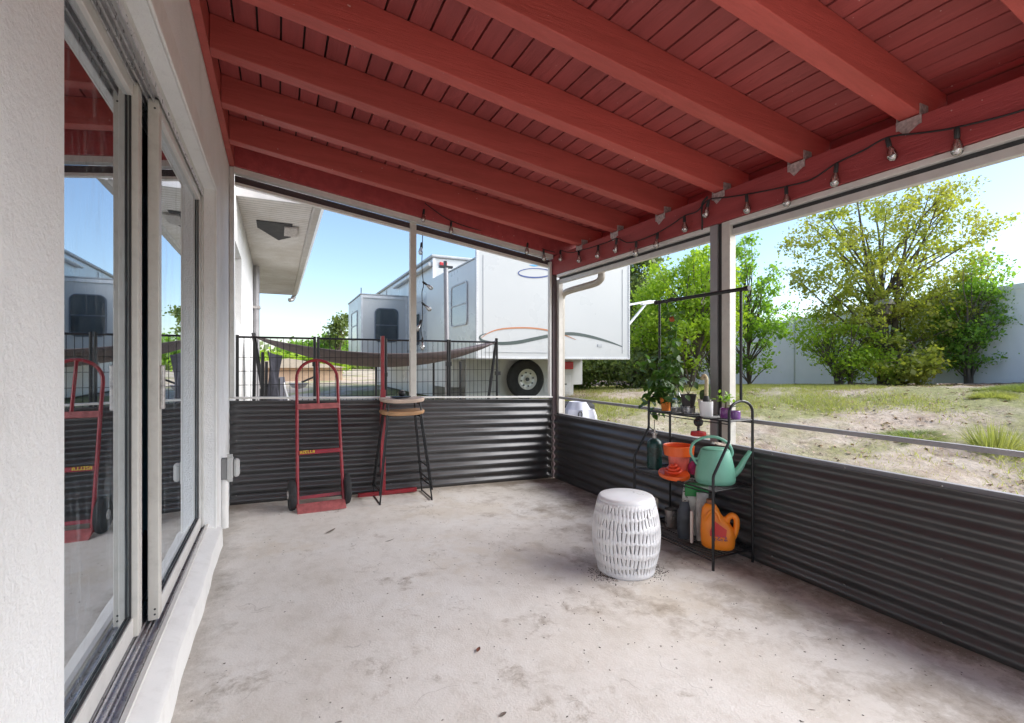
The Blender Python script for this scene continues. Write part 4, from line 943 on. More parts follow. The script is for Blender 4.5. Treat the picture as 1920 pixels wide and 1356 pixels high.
# camp chair
cx_, cy_ = .36, 7.6; g = ghs(cx_, cy_)
t = thing('camp_chair', 'folding chair with grey fabric back and white legs near the tan shed', 'chair', (cx_, cy_, g))
for s_ in (-1, 1):
    MB().tube([(s_ * .07, 0, 1.12), (s_ * .34, -.05, 0)], .012, 8).build('leg', white_plastic, t)
MB().add([(-.08, 0, 1.2), (.08, 0, 1.2), (.2, -.03, .2), (-.2, -.03, .2), (-.08, .02, 1.2), (.08, .02, 1.2), (.2, 0, .2), (-.2, 0, .2)], [(0, 1, 2, 3), (7, 6, 5, 4), (0, 4, 5, 1), (1, 5, 6, 2), (2, 6, 7, 3), (3, 7, 4, 0)]).build('seat_back', M('grey_cloth', (.16, .16, .19), .9), t)
MB().lathe([(1e-5, -.06), (.09, -.03), (.13, .03), (.12, .03), (.08, -.02), (1e-5, -.045)], 18, (.26, 0, 1.08)).build('side_tray', M('tray_grey', (.2, .21, .25), .6), t, smooth=True)
MB().tube([(.3, 0, 1.12), (.52, 0, 1.22)], .014, 8).build('tray_arm', black_metal, t)
# tan shed, low table, green bin
t = thing('tan_shed', 'small tan shed with low pitched pale roof far beyond the pen', 'shed', (1.0, 24, .2))
MB().box((-3, 0, 0), (2.1, 3, .72)).build('wall', tan_wall, t)
MB().add([(-3.3, -.3, .70), (2.3, -.3, .70), (2.3, 3.2, .70), (-3.3, 3.2, .70), (-.2, -.3, 1.12), (-.2, 3.2, 1.12)], [(0, 1, 4), (3, 5, 2), (1, 2, 5, 4), (0, 4, 5, 3), (0, 3, 2, 1)]).build('roof', tan_roof, t)
MB().box((-1.1, -.02, .05), (-.7, -.002, .6)).build('door', M('tan_door', (.45, .33, .25), .7), t)
t = thing('low_table', 'low black framed glass table behind the pen near the green bin', 'table', (2.3, 9.6, ghs(2.3, 9.6)))
for x in (-.45, .45):
    for y in (-.2, .2): MB().tube([(x, y, 0), (x, y, .28)], .012, 6).build('leg', black_metal, t)
MB().box((-.48, -.23, .28), (.48, .23, .30)).build('tabletop', M('green_glass_top', (.2, .28, .2), .1), t)
t = thing('green_bin', 'lime green plastic storage bin on the ground behind the stools', 'bin', (2.55, 8.2, ghs(2.5, 8.2)))
MB().box((-.2, -.15, 0), (.2, .15, .34)).build('tub', lime, t, bevel=.03); MB().box((-.22, -.17, .3405), (.22, .17, .37)).build('lid', M('green_lid', (.1, .3, .03), .4), t, bevel=.01)
# black awning post standing by the trailer
t = thing('awning_post', 'tall dark grey awning post standing before the white trailer corner', 'post', (2.61, 6.9, ghs(2.6, 6.9)))
g = ghs(2.6, 6.9)
MB().tube([(0, 0, 0), (-.03, 0, 2.52 - g)], .035, 10).build('pole', grey_post, t, smooth=True)
MB().box((-.13, -.03, 2.52 - g), (.07, .03, 2.55 - g)).box((-.06, -.02, 2.55 - g), (-.02, .02, 2.62 - g)).build('top_bracket', black_metal, t)

# ================================================================= TRAILERS
def window(par, c, w, h, face, mat, mid=True, frame=rv_dark, r=.05, blind=False):
    # rounded window on plane facing -Y or -X ; c = centre on that plane
    def pt(u, v_, d): return (c[0] + u, c[1] - d, c[2] + v_) if face == '-y' else (c[0] - d, c[1] + u, c[2] + v_)
    def rr(w_, h_, r_, n=5):
        out = []
        for (sx, sz, a0) in ((1, 1, 0), (-1, 1, 90), (-1, -1, 180), (1, -1, 270)):
            for i in range(n + 1): a = R(a0 + 90 * i / n); out.append((sx * (w_ / 2 - r_) + r_ * math.cos(a), sz * (h_ / 2 - r_) + r_ * math.sin(a)))
        return out
    A = rr(w, h, r); B = rr(w - .05, h - .05, r * .8); n = len(A)
    vs = [pt(u, v_, .001) for u, v_ in A] + [pt(u, v_, .02) for u, v_ in A] + [pt(u, v_, .02) for u, v_ in B] + [pt(u, v_, .006) for u, v_ in B]
    fs = []
    for k in range(3): fs += [(k * n + i, k * n + (i + 1) % n, (k + 1) * n + (i + 1) % n, (k + 1) * n + i) for i in range(n)]
    if face == '-x': pass
    wf = MB().add(vs, fs).build('window', frame, par, world=True)
    MB().add([pt(u, v_, .0065) for u, v_ in B], [tuple(range(n))]).build('pane', mat, wf, world=True)
    if mid: MB().add([pt(-w / 2 + .02, -.012, .012), pt(w / 2 - .02, -.012, .012), pt(w / 2 - .02, .012, .012), pt(-w / 2 + .02, .012, .012), pt(-w / 2 + .02, -.012, .018), pt(w / 2 - .02, -.012, .018), pt(w / 2 - .02, .012, .018), pt(-w / 2 + .02, .012, .018)],
                      [(0, 1, 2, 3), (7, 6, 5, 4), (0, 4, 5, 1), (2, 6, 7, 3), (1, 5, 6, 2), (3, 7, 4, 0)]).build('mid_bar', frame, wf, world=True)
    if blind:
        b = MB()
        for i in range(22):
            v_ = -h / 2 + .05 + (h - .1) * i / 21; p0 = pt(-w / 2 + .05, v_, .008); p1 = pt(w / 2 - .05, v_, .008); b.bar(p0, p1, .002, .012)
        b.build('blind', rv_glass_pale, wf, world=True, kind='stuff')
    return wf
gA = ghs(4.8, 8.4)
A = thing('travel_trailer', 'white travel trailer with orange and dark swoosh and slide out facing the porch', 'trailer', (4.85, 8.9, gA))
MB().box((3.28, 7.50, 1.19), (6.42, 9.02, 2.84)).build('slide_out', rv_white, A, world=True, bevel=.015)
MB().box((3.27, 7.505, 2.841), (6.43, 9.02, 2.86)).build('slide_roof_trim', rv_grey, A, world=True)
MB().box((3.275, 7.46, 1.185), (6.425, 7.499, 2.99)).build('slide_face', rv_white, A, world=True, bevel=.008)
MB().box((3.60, 8.8, gA + .0), (6.02, 8.84, 1.19)).build('skirt', rv_white, A, world=True)
MB().box((3.3, 9.03, gA + .32), (6.40, 10.45, 2.9)).build('body', rv_white, A, world=True)
MB().box((3.42, 7.452, 1.30), (5.0, 7.459, 1.306)).box((3.40, 7.452, 1.60), (3.404, 7.459, 2.9)).build('panel_seam', rv_grey, A, world=True)
MB().box((6.25, 7.452, 1.3), (6.254, 7.459, 2.9)).build('panel_seam', rv_grey, A, world=True)
MB().box((3.276, 7.448, 1.19), (3.31, 7.4595, 2.985)).build('edge_trim', M('trim_white', (.62, .62, .62), .35), A, world=True, bevel=.003)
MB().box((6.39, 7.448, 1.19), (6.424, 7.4595, 2.985)).build('edge_trim', MATS['trim_white'], A, world=True, bevel=.003)
MB().box((3.311, 7.448, 1.19), (6.389, 7.4595, 1.225)).build('bottom_trim', MATS['trim_white'], A, world=True, bevel=.003)
b = MB()
for i in range(40):
    for xx in (3.293, 6.407): b.ball((xx, 7.447, 1.22 + i * .045), (.005, .003, .005), 6, 4)
for i in range(70): b.ball((3.33 + i * .0437, 7.447, 1.207), (.005, .003, .005), 6, 4)
b.build('trim_rivets', rv_grey, A, world=True, kind='stuff')
MB().box((5.68, 8.786, .50), (5.95, 8.799, .86)).build('hatch', MATS['trim_white'], A, world=True, bevel=.004)
MB().box((5.79, 8.778, .66), (5.84, 8.7855, .69)).build('hatch_latch', rv_dark, A, world=True)
MB().box((5.3, 8.786, .52), (5.56, 8.799, .8)).build('hatch', MATS['trim_white'], A, world=True, bevel=.004)
MB().box((5.68, 7.452, 1.42), (5.78, 7.459, 1.47)).build('reflector', rv_grey, A, world=True)
MB().box((3.7, 8.79, 1.10), (4.05, 8.80, 1.185)).build('vent', rv_dark, A, world=True)
MB().box((5.62, 8.755, .99), (6.0, 8.80, 1.15)).build('tail_light', red_lens, A, world=True, bevel=.02)
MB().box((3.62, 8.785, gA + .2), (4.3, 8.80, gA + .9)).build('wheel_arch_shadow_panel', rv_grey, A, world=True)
wc = (4.78, 8.62, .80)
wh = MB().lathe([(.20, -.08), (.215, -.1), (.33, -.1), (.38, -.07), (.40, 0), (.38, .07), (.33, .1), (.2, .1), (.20, -.08)], 36, wc, axis='y', caps=False).build('wheel', rubber, A, world=True, smooth=True)
MB().lathe([(1e-5, -.075), (.05, -.085), (.07, -.07), (.12, -.06), (.17, -.075), (.195, -.095), (.205, -.10), (.2, -.06)], 30, wc, axis='y').build('rim', M('rim_white', (.6, .6, .58), .35, .3), wh, world=True, smooth=True)
b = MB()
for i in range(8): a = i * math.pi / 4 + .2; b.lathe([(1e-5, -.006), (.017, -.006), (.017, .006)], 10, (wc[0] + .135 * math.cos(a), wc[1] - .079, wc[2] + .135 * math.sin(a)), axis='y')
b.build('rim_hole', rv_dark, wh, world=True)
MB().lathe([(1e-5, -.11), (.035, -.11), (.04, -.08)], 14, wc, axis='y').build('hub_cap', rv_dark, wh, world=True, smooth=True)
Yd = 7.457
def decal(pts, ws, mat, name='decal'):
    MB().strip([(x, Yd, z) for x, z in pts], ws, (0, -1, 0), .003).build(name, mat, A, world=True)
def ppx(px, py):     # authoring shorthand: maps the outline measured on the trailer side to metres on that side
    f = 917.; c, s_ = math.cos(math.atan2(441, 917)), math.sin(math.atan2(441, 917)); u = (px - 960) / f; v_ = (680 - py) / f
    k = Yd / (-s_ * u + c); return (.341 + (c * u + s_) * k, 1.13 + v_ * k)
def cat2(P, W_, k=5):
    Q = catmull([(p[0], 0, p[1]) for p in P], k); ww = np.interp(np.linspace(0, len(W_) - 1, len(Q)), range(len(W_)), W_); return [(q.x, q.z) for q in Q], list(ww)
p, w = cat2([ppx(*q) for q in ((902, 634), (915, 625), (935, 618), (965, 615), (1000, 615.5), (1030, 620), (1055, 627), (1080, 637))], [.004, .014, .022, .026, .026, .026, .018, .005]); decal(p, w, orange_dec)
p, w = cat2([ppx(*q) for q in ((912, 625), (902, 629), (900, 634), (908, 640), (935, 644), (970, 642), (1005, 635), (1040, 628), (1075, 626), (1110, 632), (1145, 642), (1167, 650))], [.006, .02, .03, .04, .05, .06, .06, .055, .055, .05, .03, .006]); decal(p, w, dark_dec)
el = [ppx(1003 + 31 * math.cos(a), 512 + 8.5 * math.sin(a)) for a in np.linspace(0, 2 * math.pi, 40)]; decal(el, [.018 + .006 * math.sin(i / 6) for i in range(40)], blue_dec)
decal([ppx(993, 497), ppx(1003, 498), ppx(1016, 497)], [.01, .035, .01], sky_dec)
window(A, (3.28, 8.28, 2.16), .86, .76, '-x', rv_glass_pale, blind=True, frame=rv_grey, r=.09)
aw = MB().bar((6.43, 7.6, 2.24), (7.07, 7.6, 2.36), .04, .04).build('awning_arm', white_plastic, A, world=True)
MB().bar((6.43, 7.6, 1.78), (6.95, 7.6, 2.30), .045, .03).build('brace', white_plastic, aw, world=True)
MB().bar((6.83, 7.6, 2.29), (7.17, 7.6, 2.35), .07, .06).build('arm_tip', white_plastic, aw, world=True, bevel=.01)
gB = ghs(4.5, 11)
Bt = thing('travel_trailer', 'second white trailer behind with bedroom slide, dark window and red marker light', 'trailer', (4.7, 12.5, gB))
MB().hexa([(3.52, 10.7, gB + .0), (6.0, 10.7, gB + .0), (6.0, 18, gB + .0), (3.52, 18, gB + .0), (3.52, 10.7, 3.50), (6.0, 10.7, 3.50), (6.0, 18, 3.5), (3.52, 18, 3.5)]).build('body', rv_white, Bt, world=True, bevel=.02)
MB().box((3.46, 10.64, 3.501), (6.06, 18.05, 3.56)).build('roof_cap', rv_grey, Bt, world=True, bevel=.02)
MB().box((3.50, 10.68, 1.0), (3.56, 10.699, 3.49)).build('corner_moulding', M('moulding', (.66, .66, .67), .4), Bt, world=True)
MB().box((3.66, 10.66, 3.33), (3.84, 10.699, 3.41)).build('marker_light', red_lens, Bt, world=True, bevel=.015)
MB().box((3.68, 10.66, .80), (3.95, 10.699, 1.10)).build('tail_light', red_lens, Bt, world=True, bevel=.01)
MB().add([(3.516, 11.0, 2.35), (3.516, 12.1, 2.2), (3.516, 11.0, 2.95)], [(0, 1, 2)]).build('grey_flash', grey_dec, Bt, world=True)
MB().box((3.512, 10.72, 2.62), (3.519, 17.9, 2.635)).build('belt_trim', rv_grey, Bt, world=True)
MB().box((3.505, 10.72, 1.42), (3.519, 17.9, 1.46)).build('belt_trim', rv_grey, Bt, world=True)
MB().box((3.508, 11.0, 1.0), (3.519, 11.7, 1.35)).build('storage_hatch', M('trim_white2', (.66, .66, .66), .35), Bt, world=True, bevel=.003)
for y in (12.9, 15.9): MB().box((3.50, y, 1.5), (3.519, y + .05, 3.45)).build('seam_strip', MATS['trim_white2'], Bt, world=True)
MB().box((3.40, 10.72, 3.30), (3.519, 14.5, 3.40)).build('awning_roll', rv_white, Bt, world=True, bevel=.03)
MB().box((2.312, 13.13, 1.16), (2.36, 13.149, 2.89)).build('slide_trim', MATS['trim_white2'], Bt, world=True)
MB().box((3.47, 13.13, 1.16), (3.518, 13.149, 2.89)).build('slide_trim', MATS['trim_white2'], Bt, world=True)
MB().box((2.361, 13.13, 2.82), (3.469, 13.149, 2.89)).build('slide_trim', MATS['trim_white2'], Bt, world=True)
window(Bt, (3.52, 12.25, 1.95), .95, .82, '-x', rv_glass, frame=rv_grey, r=.08)
MB().box((2.31, 13.15, 1.15), (3.52, 15.6, 2.90)).build('bedroom_slide', rv_white, Bt, world=True, bevel=.015)
MB().box((2.29, 13.13, 2.901), (3.519, 15.62, 2.93)).build('slide_cap', rv_grey, Bt, world=True)
window(Bt, (2.97, 13.15, 2.12), .62, .90, '-y', rv_glass, frame=M('blue_grey_frame', (.12, .14, .17), .5), r=.13)
window(Bt, (2.31, 14.3, 2.15), 1.1, .80, '-x', rv_glass_pale, frame=rv_grey, r=.04)
MB().tube([(2.32, 13.18, 2.93), (2.32, 13.18, 3.08)], .012, 6).build('antenna', rv_dark, Bt, world=True)
# small things at the porch corner outside
t = thing('porch_downspout', 'taupe downspout with elbow running down the porch corner outside', 'downspout', (3.12, 4.6, ghs(3.1, 4.6)))
MB().tube(catmull([(3.13, 3.83, 2.1), (3.13, 3.83, 1.97), (3.13, 3.85, 1.925), (3.13, 3.95, 1.90), (3.13, 4.37, 1.89), (3.13, 4.50, 1.875), (3.13, 4.55, 1.83), (3.13, 4.555, 1.7), (3.13, 4.555, ghs(3.1, 4.6))], 5), .034, 10).build('pipe', downsp, t, world=True, smooth=True)
t = thing('draped_cover', 'pale grey plastic cover with black loop print heaped outside the porch corner', 'cover', (3.93, 5.45, ghs(3.9, 5.45)))
b = MB(); n = 30; L_ = 12; rr = random.Random(4)
for k in range(L_ + 1):
    a = math.pi / 2 * k / L_; q = math.cos(a) ** .7; h = .64 * math.sin(a) ** .8 * (1 + .08 * math.sin(k * 2.1)) - .05
    for j in range(n): w_ = 2 * math.pi * j / n; q2 = q * (1 + .13 * math.sin(7 * w_ + k * .3) * math.cos(a) + .06 * math.sin(3 * w_ + k * .6) + rr.uniform(-.03, .03)); b.v.append((.28 * q2 * math.cos(w_), .28 * q2 * math.sin(w_), h))
    if k:
        for j in range(n): b.f.append(((k - 1) * n + j, (k - 1) * n + (j + 1) % n, k * n + (j + 1) % n, k * n + j))
b.build('sheet', cover_m, t, smooth=True)
for q in (0, 1): MB().tube([(-.12 + .028 * math.cos(a_) + .05 * q, -.235 - .02 * q, .47 - .075 * q + .035 * math.sin(a_)) for a_ in np.linspace(0, 6.28, 16)], .007, 6).build('loop_print', black_plastic, t)
t = thing('loose_tire', 'dark trailer tire lying flat on a stack by the porch corner', 'tire', (4.33, 6.18, ghs(4.33, 6.18)))
b = MB()
for k in range(2): MB().lathe([(.17, .0), (.27, .0), (.31, .03), (.32, .09), (.31, .15), (.27, .18), (.17, .18), (.15, .09), (.17, .0)], 28, (0, 0, .185 * k + .04), caps=False).build('tyre', rubber, t, smooth=True)

# ================================================================= FENCE
def fl(t): return (12.827 + (13.918 - 12.827) * t, 4.204 + (10.115 - 4.204) * t)   # fence line, t=0 near right
fn_ = thing('vinyl_fence', 'tall white vinyl privacy fence along the far edge of the yard', 'fence', (13.2, 6, ghs(13.2, 6)))
t0 = -1.6; step = .305; i = 0
while t0 < 2.6:
    x0, y0 = fl(t0); x1, y1 = fl(t0 + step); g0, g1 = ghs(x0, y0), ghs(x1, y1); zt0, zt1 = g0 + 1.86, g1 + 1.86
    d = Vector((x1 - x0, y1 - y0, 0)).normalized(); nrm = Vector((d.y, -d.x, 0))
    b = MB(); L_ = math.hypot(x1 - x0, y1 - y0); m = 11
    for q in range(m):
        ua, ub = q / m, (q + 1) / m
        pa = Vector((x0 + (x1 - x0) * ua, y0 + (y1 - y0) * ua, 0)); pb = Vector((x0 + (x1 - x0) * ub, y0 + (y1 - y0) * ub, 0)); ga = g0 + (g1 - g0) * ua
        n2 = nrm * (.02 + .002 * (q % 2)); p = [pa - n2, pb - n2, pb + n2, pa + n2]
        MB().hexa([tuple(v_)[:2] + (ga + .06,) for v_ in p] + [tuple(v_)[:2] + (ga + 1.78,) for v_ in p]).build('board', vinyl, fn_, world=True)
    for z in (.02, 1.78):
        MB().bar((x0, y0, g0 + z + .05), (x1, y1, g1 + z + .05), .06, .10).build('rail', vinyl, fn_, world=True)
    MB().bar((x0, y0, g0 - .1), (x0, y0, g0 + 1.93), .125, .125, (d.x, d.y, 0)).build('post', vinyl, fn_, world=True)
    MB().bar((x0, y0, g0 + 1.931), (x0, y0, g0 + 1.96), .15, .15, (d.x, d.y, 0)).build('post_cap', vinyl, fn_, world=True)
    t0 += step; i += 1

# ================================================================= TREES
def leaves_np(C, n_each, spread, size, flat=.0):
    K = len(C); N = K * n_each; c = np.repeat(C, n_each, 0) + rng.normal(0, 1, (N, 3)) * np.repeat(np.atleast_2d(spread) * np.ones((K, 3)), n_each, 0)
    a = rng.normal(0, 1, (N, 3)); a[:, 2] *= (1 - flat); a /= np.linalg.norm(a, axis=1)[:, None]
    r = rng.normal(0, 1, (N, 3)); b = np.cross(a, r); b /= np.linalg.norm(b, axis=1)[:, None]
    s_ = size * rng.uniform(.6, 1.3, (N, 1)); s_ = s_ * rng.choice([.6, .9, 1.1, 1.6], (N, 1)); w = s_ * rng.uniform(.2, .42, (N, 1))
    V_ = np.stack([c - a * s_ / 2, c + b * w, c + a * s_ / 2, c - b * w], 1).reshape(-1, 3); F_ = np.arange(N * 4).reshape(-1, 4); return V_, F_
def tree(name, label, cat, base, blobs, leafm, nclump, n_each, spread, size, trunk_r, stems=1, seed=1, group=None, fork=.35):
    """blobs: (dx,dy,dz,rx,ry,rz) ellipsoids relative to base that hold leaf clumps"""
    global rng; rng = np.random.default_rng(seed); rr = random.Random(seed)
    t = thing(name, label, cat, base, group=group); C = []
    vol = np.array([b_[3] * b_[4] * b_[5] for b_ in blobs]) ** .67; vol = vol / vol.sum()
    for b_, v_ in zip(blobs, vol):
        k = max(2, int(nclump * v_))
        for _ in range(k):
            d = rng.normal(0, 1, 3); d /= np.linalg.norm(d); q = rng.uniform(.25, 1) ** .5; C.append([b_[0] + d[0] * q * b_[3], b_[1] + d[1] * q * b_[4], b_[2] + d[2] * q * b_[5]])
    C = np.array(C); C = C[C[:, 2] > .05]
    V_, F_ = leaves_np(C, n_each, np.array([spread, spread, spread * .7]), size)
    np_mesh('crown', V_, F_, leafm, t, kind='stuff')
    b = MB(); top = C[:, 2].max()
    for s_ in range(stems):
        ox, oy = (rr.uniform(-.12, .12), rr.uniform(-.12, .12)) if stems > 1 else (0, 0); lean = (rr.uniform(-.5, .5) if stems > 1 else rr.uniform(-.1, .1)); ly = (rr.uniform(-.5, .5) if stems > 1 else rr.uniform(-.1, .1))
        H = top * rr.uniform(.7, .92); P = [(ox + lean * (i / 6) ** 1.3 + rr.uniform(-.03, .03), oy + ly * (i / 6) ** 1.3 + rr.uniform(-.03, .03), H * i / 6 - (.1 if i == 0 else 0)) for i in range(7)]
        b.tube(catmull(P, 3), [trunk_r * (1 - .85 * i / 18) for i in range(19)], 8)
        if s_ == 0: main = P
    o = b.build('trunk', bark, t, smooth=True)
    b = MB(); idx = list(range(len(C))); rr.shuffle(idx)
    for k in idx[:min(len(C), 60)]:
        c = Vector(C[k]); h = max(.1, min(c.z * rr.uniform(.35, .75), top * .8)); i = min(5, int(h / (top * .8) * 6)); s0 = Vector(main[min(6, i)]); s0 = Vector((s0.x, s0.y, max(.05, s0.z)))
        if s0.z > c.z: s0 = Vector(main[max(0, i - 2)])
        m_ = (s0 + c) / 2 + Vector((rr.uniform(-.1, .1), rr.uniform(-.1, .1), rr.uniform(.0, .15)))
        b.tube(catmull([s0, m_, c], 3), [trunk_r * .32 * (1 - .8 * q / 6) + .003 for q in range(7)], 5)
    b.build('limb', bark, t, smooth=True); return t
def G(x, y): return (x, y, ghs(x, y))
# big olive tree by the fence
tree('olive_tree', 'large broad olive green tree with birdhouse before the white fence', 'tree', G(11.9, 5.75),
     [(.901 * u + .4335 * w, -.4335 * u + .901 * w, z, r1, r1, r2) for u, w, z, r1, r2 in
      [(0, 0, 2.2, .9, .8), (-.9, 0, 1.5, .8, .6), (.9, 0, 1.5, .8, .6), (.2, .2, .7, .9, .5), (-1.9, .1, 2.9, .35, .3), (-.6, .2, 1.7, .7, .5), (-.2, .3, 3.3, .95, .75), (-1.1, -.1, 2.6, .8, .75), (-1.65, 0, 2.3, .5, .45), (-1.2, .2, 3.3, .6, .4), (1.0, 0, 2.5, .8, .75), (.9, .2, 3.6, .75, .7), (1.5, 0, 3.3, .5, .55), (1.3, 0, 4.05, .4, .3), (.1, 0, 4.1, .5, .35), (0, -.2, 1.2, .6, .5), (1.55, 0, 2.2, .4, .4), (2.2, 0, 3.45, .22, .1), (.5, -.4, 1.5, .6, .5)]],
     leaf_olive, 560, 60, .095, .055, .085, stems=4, seed=5)
bh = thing('birdhouse', 'small wooden birdhouse fixed to the trunk of the olive tree', 'birdhouse', (11.35, 5.62, ghs(11.4, 5.6) + 1.45))
MB().box((-.09, -.09, 0), (.09, .09, .2)).build('box', M('grey_wood', (.2, .16, .12), .8), bh); MB().add([(-.13, -.14, .19), (.13, -.14, .19), (.13, .14, .19), (-.13, .14, .19), (0, -.14, .30), (0, .14, .30)], [(0, 1, 4), (3, 5, 2), (1, 2, 5, 4), (0, 4, 5, 3), (0, 3, 2, 1)]).build('roof', M('pale_wood', (.4, .35, .3), .8), bh)
MB().bar((-.02, 0, -.4), (0, 0, 0), .05, .05).build('bracket', bark, bh)
# shrubs at its feet
tree('shrub', 'bright green spreading shrub at the left foot of the olive tree', 'shrub', G(10.9, 6.1), [(0, 0, .8, .6, .65, .6), (-.25, .4, 1.1, .45, .45, .4), (.1, -.3, .5, .5, .5, .4)], leaf_bright, 75, 100, .11, .052, .03, stems=5, seed=8)
tree('shrub', 'mid green leafy shrub in front of the fence right of the olive tree', 'shrub', G(12.6, 4.75), [(0, 0, 1.3, .5, .6, .7), (.1, -.2, 2.1, .35, .4, .45), (0, .1, .7, .45, .5, .4)], leaf_mid, 75, 110, .12, .052, .03, stems=4, seed=9)
tree('shrub', 'small round dark shrub low at the right foot of the olive tree', 'shrub', G(11.3, 5.3), [(0, 0, .5, .5, .55, .45)], leaf_olive, 22, 110, .1, .07, .03, stems=3, seed=10)
# green trees left of it
tree('slender_tree', 'slender bright green tree seen right of the middle porch post', 'tree', G(11.6, 8.95), [(0, 0, 1.2, .7, .8, .9), (.1, -.1, 2.6, .6, .7, .8), (0, .1, 3.5, .4, .45, .55), (.3, -.5, 1.8, .6, .5, .6), (-.4, .4, 2.0, .5, .6, .6)], leaf_mid, 120, 70, .10, .07, .05, seed=14)
tree('leafy_tree', 'yellow green leafy tree between trailer end and the middle porch post', 'tree', G(8.9, 8.5), [(0, 0, 1.3, .9, .9, .8), (-.3, .2, 2.2, .8, .8, .7), (.4, -.2, 2.6, .6, .6, .7), (.6, -.4, 1.8, .5, .6, .7), (-.6, .4, 1.5, .6, .6, .6)], leaf_bright, 210, 95, .12, .07, .07, stems=2, seed=15)
tree('young_tree', 'narrow yellow green tree top rising left of the middle porch post', 'tree', G(10.2, 8.9), [(0, 0, 2.8, .5, .5, .7), (0, 0, 1.6, .6, .7, .8)], leaf_bright, 90, 80, .12, .07, .05, seed=16)
tree('bushy_undergrowth', 'grey green scrubby undergrowth bush beneath the trailer end', 'bush', G(8.3, 9.4), [(0, 0, .6, 1.3, .7, .6), (-1.2, .6, .7, .9, .6, .6), (.9, -.2, .5, .8, .5, .5)], leaf_dark, 110, 110, .16, .08, .04, stems=5, seed=17)
tree('undergrowth_bush', 'second scrubby green bush behind the trailer wheel and tail light', 'bush', G(7.6, 11), [(0, 0, .9, 1.6, .8, .9), (-1.8, .5, .8, .9, .6, .7)], leaf_mid, 90, 110, .18, .10, .04, stems=5, seed=18)
tree('pine_tree', 'tall dark pine tree rising behind the trailer end', 'tree', G(13.0, 15.2), [(0, 0, 2, 1.3, 1.3, 1.2), (0, 0, 3.6, 1.1, 1.1, 1.0), (.2, 0, 5.0, .7, .7, .8), (-1.2, .6, 3.4, .9, .8, .9)], leaf_dark, 120, 120, .22, .13, .12, seed=19)
bk = [((15.5, 13.5), 4.2, leaf_mid, 'broad green tree beyond the fence left of the slender tree'), ((10.5, 16), 3.6, leaf_dark, 'dark green tree beyond the trailer roofline on the right'), ((17.5, 20), 4.0, leaf_dark, 'tallest dark tree in the gap behind the leafy tree')]
for k, ((x, y), h, lm, lab) in enumerate(bk):
    tree('background_tree', lab, 'tree', G(x, y), [(0, 0, h * .35, h * .35, h * .3, h * .25), (.2, 0, h * .65, h * .3, h * .3, h * .25), (-.4, .3, h * .5, h * .3, h * .3, h * .2)], lm, 80, 100, .25, .15, .1, seed=30 + k, group='trees beyond the fence')
tree('distant_tree', 'round green tree far beyond the tan shed', 'tree', (4.0, 33, .2), [(0, 0, 1.7, 2.2, 1.2, .9), (-2.2, 0, 1.4, 1.4, 1, .7)], leaf_mid, 90, 90, .3, .2, .15, seed=41)
tree('distant_pine', 'small dark pine just left of the rear trailer slide', 'tree', (3.7, 31, .2), [(0, 0, 2.9, .6, .6, .45), (.3, 0, 3.5, .4, .4, .3), (-.2, 0, 2.3, .6, .6, .3)], leaf_dark, 26, 80, .2, .16, .1, seed=42)
tree('distant_hedge', 'bright green hedge above the tan shed roof', 'hedge', (-.2, 28, .2), [(0, 0, 1.0, 2.2, 1, .35), (2.6, 0, .9, 1.5, 1, .35)], leaf_bright, 90, 90, .2, .15, .06, stems=3, seed=43)
# dense low woodland band on the horizon
rng = np.random.default_rng(77); th = rng.uniform(-1.2, 2.2, 420); rad_ = rng.uniform(60, 75, 420)
Cw = np.stack([rad_ * np.sin(th), rad_ * np.cos(th), rng.uniform(.3, 1.9, 420)], -1)
V_, F_ = leaves_np(Cw, 70, np.array([1.6, 1.6, .8]), .7); o = np_mesh('far_woodland', V_, F_, leaf_dark, None, kind='stuff'); o['label'] = 'low dark woodland band on the horizon'; o['category'] = 'woodland'

# ================================================================= GRASS
rng = np.random.default_rng(5)
def noise2(x, y):
    return (np.sin(x * .9 + 1.7 * np.sin(y * .6 + .5)) + np.sin(y * 1.1 + 1.3 * np.sin(x * .8 + 2)) + .6 * np.sin(x * 2.3 + y * 1.9 + 1) + .5 * np.sin(x * 4.1 - y * 3.7)) / 3.1
n = 420000; X = rng.uniform(3.3, 13.5, n); Y = rng.uniform(-3, 12, n)
dens = noise2(X, Y) + np.clip((Y - 4) * .12, -.2, .8) - np.clip((X - 9.8) * .35, 0, .8)
keep = dens + rng.normal(0, .22, n) > .16; X, Y = X[keep], Y[keep]; n = len(X); Z = gh(X, Y)
hgt = rng.uniform(.015, .065, n) * (1 + .6 * np.clip(dens[keep], 0, 1)); a = rng.uniform(0, 6.28, n); w = rng.uniform(.002, .006, n); lx, ly = rng.normal(0, .035, n), rng.normal(0, .035, n)
V_ = np.stack([np.stack([X - w * np.cos(a), Y - w * np.sin(a), Z - .005], -1), np.stack([X + w * np.cos(a), Y + w * np.sin(a), Z - .005], -1), np.stack([X + lx, Y + ly, Z + hgt], -1)], 1).reshape(-1, 3)
np_mesh('grass', V_, np.arange(n * 3).reshape(-1, 3), grass_m, None, kind='stuff')
n = 16000; X = np.where(rng.uniform(0, 1, n) < .6, 11.4 + rng.normal(0, .9, n), rng.uniform(3.6, 12.5, n)); Y = rng.uniform(-2, 11, n); X = np.clip(X, 3.5, 13.3); Z = gh(X, Y) + .012
a = rng.uniform(0, 6.28, n); l = rng.uniform(.012, .04, n); w = l * rng.uniform(.25, .6, n); dz = rng.normal(0, .008, (4, n))
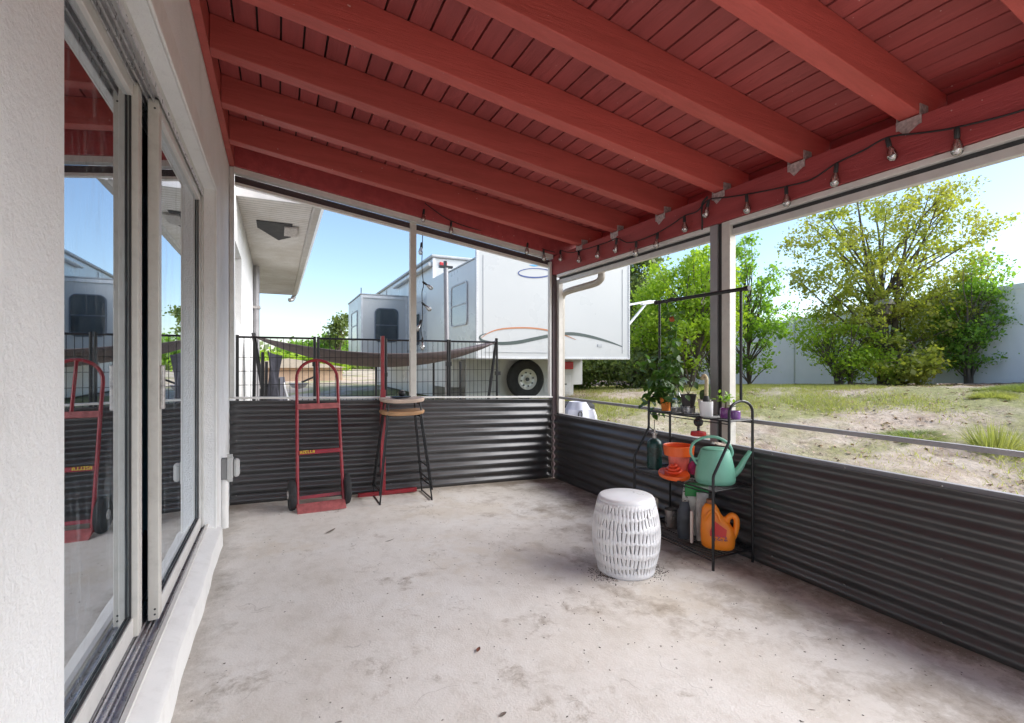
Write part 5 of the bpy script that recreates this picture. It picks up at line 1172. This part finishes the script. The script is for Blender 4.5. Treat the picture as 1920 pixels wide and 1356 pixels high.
V_ = np.stack([np.stack([X + l * np.cos(a), Y + l * np.sin(a), Z + dz[0]], -1), np.stack([X - w * np.sin(a), Y + w * np.cos(a), Z + dz[1]], -1), np.stack([X - l * np.cos(a), Y - l * np.sin(a), Z + dz[2]], -1), np.stack([X + w * np.sin(a), Y - w * np.cos(a), Z + dz[3]], -1)], 1).reshape(-1, 3)
np_mesh('leaf_litter', V_, np.arange(n * 4).reshape(-1, 4), leaf_mat('litter_leaves', (.20, .10, .06), (.42, .30, .2), .1, (.3, .18, .11)), None, kind='stuff')
n = 9000; X = rng.uniform(3.5, 11, n); Y = rng.uniform(-2, 10, n); Z = gh(X, Y); r_ = rng.uniform(.006, .02, n)
T = np.array([[1, 0, 0], [-.5, .87, 0], [-.5, -.87, 0], [0, 0, .8]]); V_ = (T[None] * r_[:, None, None] + np.stack([X, Y, Z], -1)[:, None]).reshape(-1, 3)
F_ = (np.arange(n)[:, None, None] * 4 + np.array([[0, 1, 3], [1, 2, 3], [2, 0, 3]])[None]).reshape(-1, 3)
np_mesh('soil_clods', V_, F_, M('clod_soil', (.45, .36, .28), .95, var=.5, scale=3), None, kind='stuff')
def tuft(loc, rad, h, n, mat, label, seed):
    r_ = np.random.default_rng(seed); q = r_.uniform(0, 1, n) ** .5 * rad; a = r_.uniform(0, 6.28, n); x = q * np.cos(a); y = q * np.sin(a); hh = h * r_.uniform(.5, 1, n) * (1 - .5 * (q / rad) ** 2)
    x = x * (1 + .35 * np.sin(a * 3 + seed)); y = y * (1 + .35 * np.sin(a * 2 + seed)); z0 = gh(loc[0] + x, loc[1] + y) - loc[2] - .004
    b_ = r_.uniform(0, 6.28, n); w = .005; kk = min(.8, .12 / rad); ex, ey = x * kk + r_.normal(0, .035, n), y * kk + r_.normal(0, .035, n)
    V_ = np.stack([np.stack([x - w * np.cos(b_), y - w * np.sin(b_), z0], -1), np.stack([x + w * np.cos(b_), y + w * np.sin(b_), z0], -1), np.stack([x + ex, y + ey, z0 + hh], -1)], 1).reshape(-1, 3)
    o = np_mesh('grass_tuft', V_, np.arange(n * 3).reshape(-1, 3), mat, None); o.location = loc; tag(o, label, 'grass tuft')
tuft(G(9.0, 3.1), .24, .10, 2200, grass_m, 'yellow green feathery tuft on the sand near the right frame edge', 1)
tuft(G(9.9, 2.95), .6, .11, 5200, leaf_mat('clump_grass', (.14, .20, .045), (.28, .33, .10), .4, (.34, .33, .14)), 'bright green grass clump at the right edge of the yard', 2)
tuft(G(6.75, 3.0), .24, .07, 900, MATS['clump_grass'], 'small green weed clump just past the metal wall', 3)
tuft(G(6.9, 2.35), .14, .38, 260, grass_m, 'single tall dry weed with feathery head in the sand', 4)
